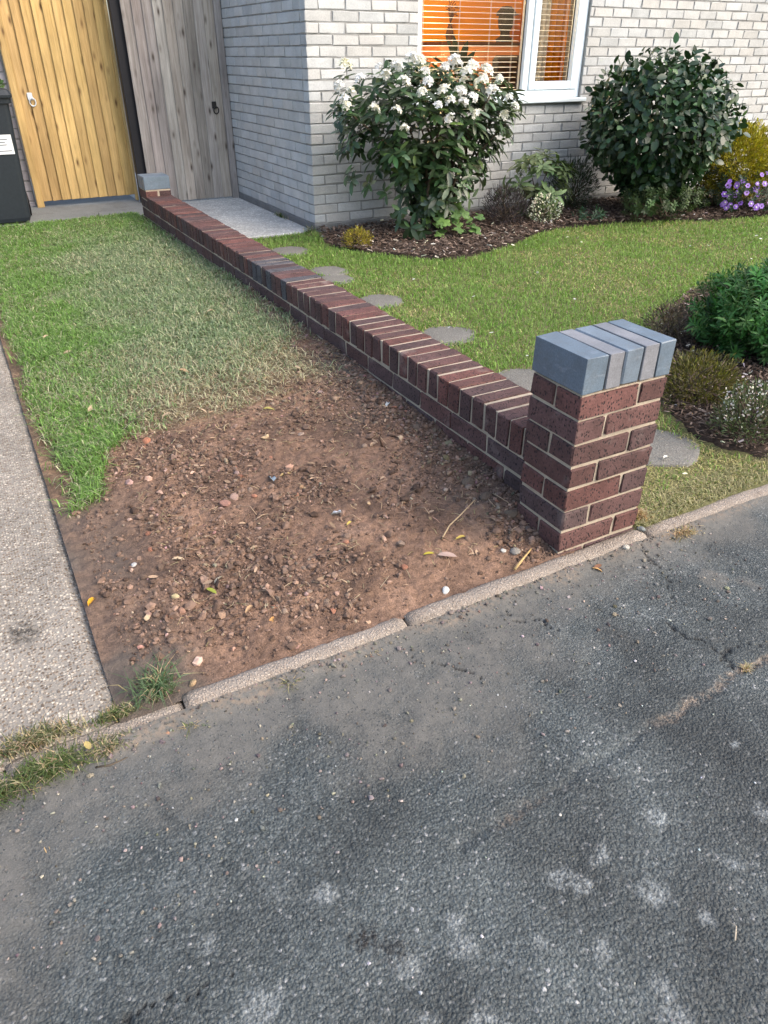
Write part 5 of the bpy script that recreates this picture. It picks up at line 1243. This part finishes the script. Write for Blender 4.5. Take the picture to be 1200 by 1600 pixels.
for x, y in [(-1.139, 2.80), (-1.083, 2.50), (-1.095, 1.72), (-.166, 1.85), (-.40, 1.57), (-.987, 2.2), (-.752, 1.8), (-.93, 4.9), (-.5, 3.4), (-.3, 2.6), (-.8, 1.5), (-.7, 1.45), (-.55, 1.5), (-.2, 1.6)]:
    fallen(x, y, random.uniform(.03, .05), tuple(np.array((.48, .36, .24)) * random.uniform(.8, 1.15)), 'dry tan leaf lying in the grass beside the soil', 'tan leaves in the left lawn', zoff=.022)
r_ = np.random.default_rng(700)
for i in range(90):
    x, y = r_.uniform(-1.15, 0), r_.uniform(.08, 1.5); fallen(x, y, r_.uniform(.018, .034), tuple(np.array((.40, .28, .19)) * r_.uniform(.55, 1.4)), 'shrivelled brown leaf scrap on the bare soil', 'leaf scraps on the bare soil')
fallen(.708, .249, .04, (.72, .70, .64), 'long white petal on the dry grass by the stepping stone', z=.035); fallen(.686, .138, .022, (.66, .64, .50), 'small cream petal on the dry grass', z=.03)
fallen(-1.534, -.258, .028, (.42, .30, .16), 'tan leaf alone on the dusty pavement', z=-.032); fallen(.062, -.088, .035, (.50, .32, .15), 'orange-brown leaf at the kerb below the pier', z=-.022); fallen(.10, -.092, .03, (.20, .10, .06), 'dark brown curled leaf at the kerb below the pier', z=-.02); fallen(-1.415, -.06, .035, (.55, .42, .16), 'pale yellow leaf standing in the kerbside grass', z=-.01, zoff=.02)
for i in range(16):
    x, y = r_.uniform(1.6, 3.2), r_.uniform(3.22, 3.7); fallen(x, y, r_.uniform(.02, .035), (.74, .71, .62), 'fallen white petal at the edge of the bark bed', 'white petals by the bark bed', z=float(zright(np.array([x]), np.array([y]))[0]) + .03)
def twig(pts, r0, col, label, z=None, group=None):
    pp = [(x, y, (float(zsoil(np.array([x]), np.array([y]))[0]) if z is None else z) + dz) for x, y, dz in pts]
    o = MB().tube(pp, np.linspace(r0, r0 * .5, len(pp)), 6).build('twig', M['dry'], None, smooth=True); o.color = (*col, 1); tag(o, label, 'twig', group)
twig([(-.30, .20, .004), (-.25, .235, .022), (-.19, .26, .03), (-.12, .285, .036)], .0028, (.48, .36, .22), 'pale curved straw twig standing off the soil near the pier')
twig([(-1.00, 1.50, .012), (-.93, 1.555, .016), (-.88, 1.60, .018), (-.83, 1.63, .014)], .0055, (.10, .085, .06), 'dark woody stick lying where grass meets soil')
twig([(-.18, .80, -.01), (-.19, .81, .03), (-.175, .82, .06), (-.18, .83, .08)], .0045, (.13, .08, .055), 'short dark root stub sticking up from the soil')
twig([(-.16, 1.02, .003), (-.20, 1.06, .012), (-.19, 1.12, .02), (-.21, 1.16, .012)], .002, (.35, .27, .18), 'thin bent twig near the pale pebble')
twig([(-.17, -.005, .012), (-.12, .02, .016), (-.07, .045, .012)], .005, (.50, .35, .16), 'tan woody splinter beside the kerb by the pier')
twig([(.395, -.075, .004), (.42, -.055, .012), (.445, -.045, .01)], .003, (.55, .42, .26), 'short straw stick leaning on the kerb past the pier', z=-.026)
twig([(-.47, -1.05, .004), (-.45, -1.035, .008), (-.452, -1.02, .004)], .0018, (.42, .36, .28), 'small forked twig on the dark asphalt', z=-.038)
twig([(-1.41, -.115, .006), (-1.38, -.125, .008), (-1.34, -.12, .005)], .003, (.10, .08, .06), 'short dark twig in front of the kerbside grass', z=-.03)
for i in range(34):
    x, y = r_.uniform(-1.1, .0), r_.uniform(.1, 1.55); a = r_.uniform(0, 6.28); L = r_.uniform(.03, .08)
    twig([(x, y, .006), (x + L * .5 * math.cos(a), y + L * .5 * math.sin(a), .012), (x + L * math.cos(a + .3), y + L * math.sin(a + .3), .006)], r_.uniform(.0011, .0022), tuple(np.array((.30, .22, .15)) * r_.uniform(.6, 1.5)), 'thin dry twig lying on the bare soil', group='thin twigs on the bare soil')
def scrap(x, y, s, col, label):
    v, t_ = leaf_template(.6, .7, .3, (0, .9, .7, 1, 0)); v = v + np.random.default_rng(int(s * 1e5)).normal(0, .05, v.shape)
    o = mobj('plastic_scrap', np_mesh('plastic_scrap', np.concatenate([v, v - [0, 0, .02]]), np.concatenate([t_, t_[:, ::-1] + len(v)]), M['plastic']), None, (x, y, float(zsoil(np.array([x]), np.array([y]))[0]) + .008)); o.scale = (s, s, s); o.rotation_euler = (.2, -.1, random.uniform(0, 6)); o.color = (*col, 1); tag(o, label, 'litter')
scrap(-.509, .477, .038, (.52, .54, .62), 'clear crumpled plastic scrap on the bare soil'); scrap(-.628, .786, .040, (.28, .34, .40), 'blue-grey plastic scrap in the middle of the bare soil'); scrap(-.01, 1.06, .030, (.55, .57, .58), 'small pale plastic scrap near the low wall')

mc = small_shrub('moss_clump', 'little clump of green leaves lying on the bin lid', (-.86, 6.30, 1.085), (-.86, 6.30, 1.10), (.10, .06, .035), 160, (.02, .05), (.07, .13, .04), 801, .5, .3, cat='leaves', stem=False)

DM = []
for k in range(2):
    aa = np.arange(7) * .8976; s2 = np.stack([np.cos(aa), np.sin(aa), np.zeros(7)], 1)
    v, f, _ = merge(leaf_template(.5, .1, .1), s2 * .15, frames(s2 + UP * .2, UP - s2 * .2), np.full(7, 1.0), np.ones((7, 3))); DM.append(np_mesh('lawn_flower', v, f, M['petal'], True))
r_ = np.random.default_rng(820); cnt = 0
while cnt < 26:
    x, y = r_.uniform(.6, 5.2), r_.uniform(.9, 3.6)
    if in_poly(np.array([x]), np.array([y]), BED)[0] or in_poly(np.array([x]), np.array([y]), BED2)[0]: continue
    o = mobj('lawn_flower', DM[cnt % 2], None, (x, y, float(zright(np.array([x]), np.array([y]))[0]) + .026)); k = r_.uniform(.007, .012); o.scale = (k, k, k); o.rotation_euler = (r_.normal(0, .3), r_.normal(0, .3), r_.uniform(0, 6)); o.color = (.8, .8, .74, 1)
    tag(o, 'tiny white clover flower in the lawn before the house', 'flower', 'white flowers in the lawn'); cnt += 1
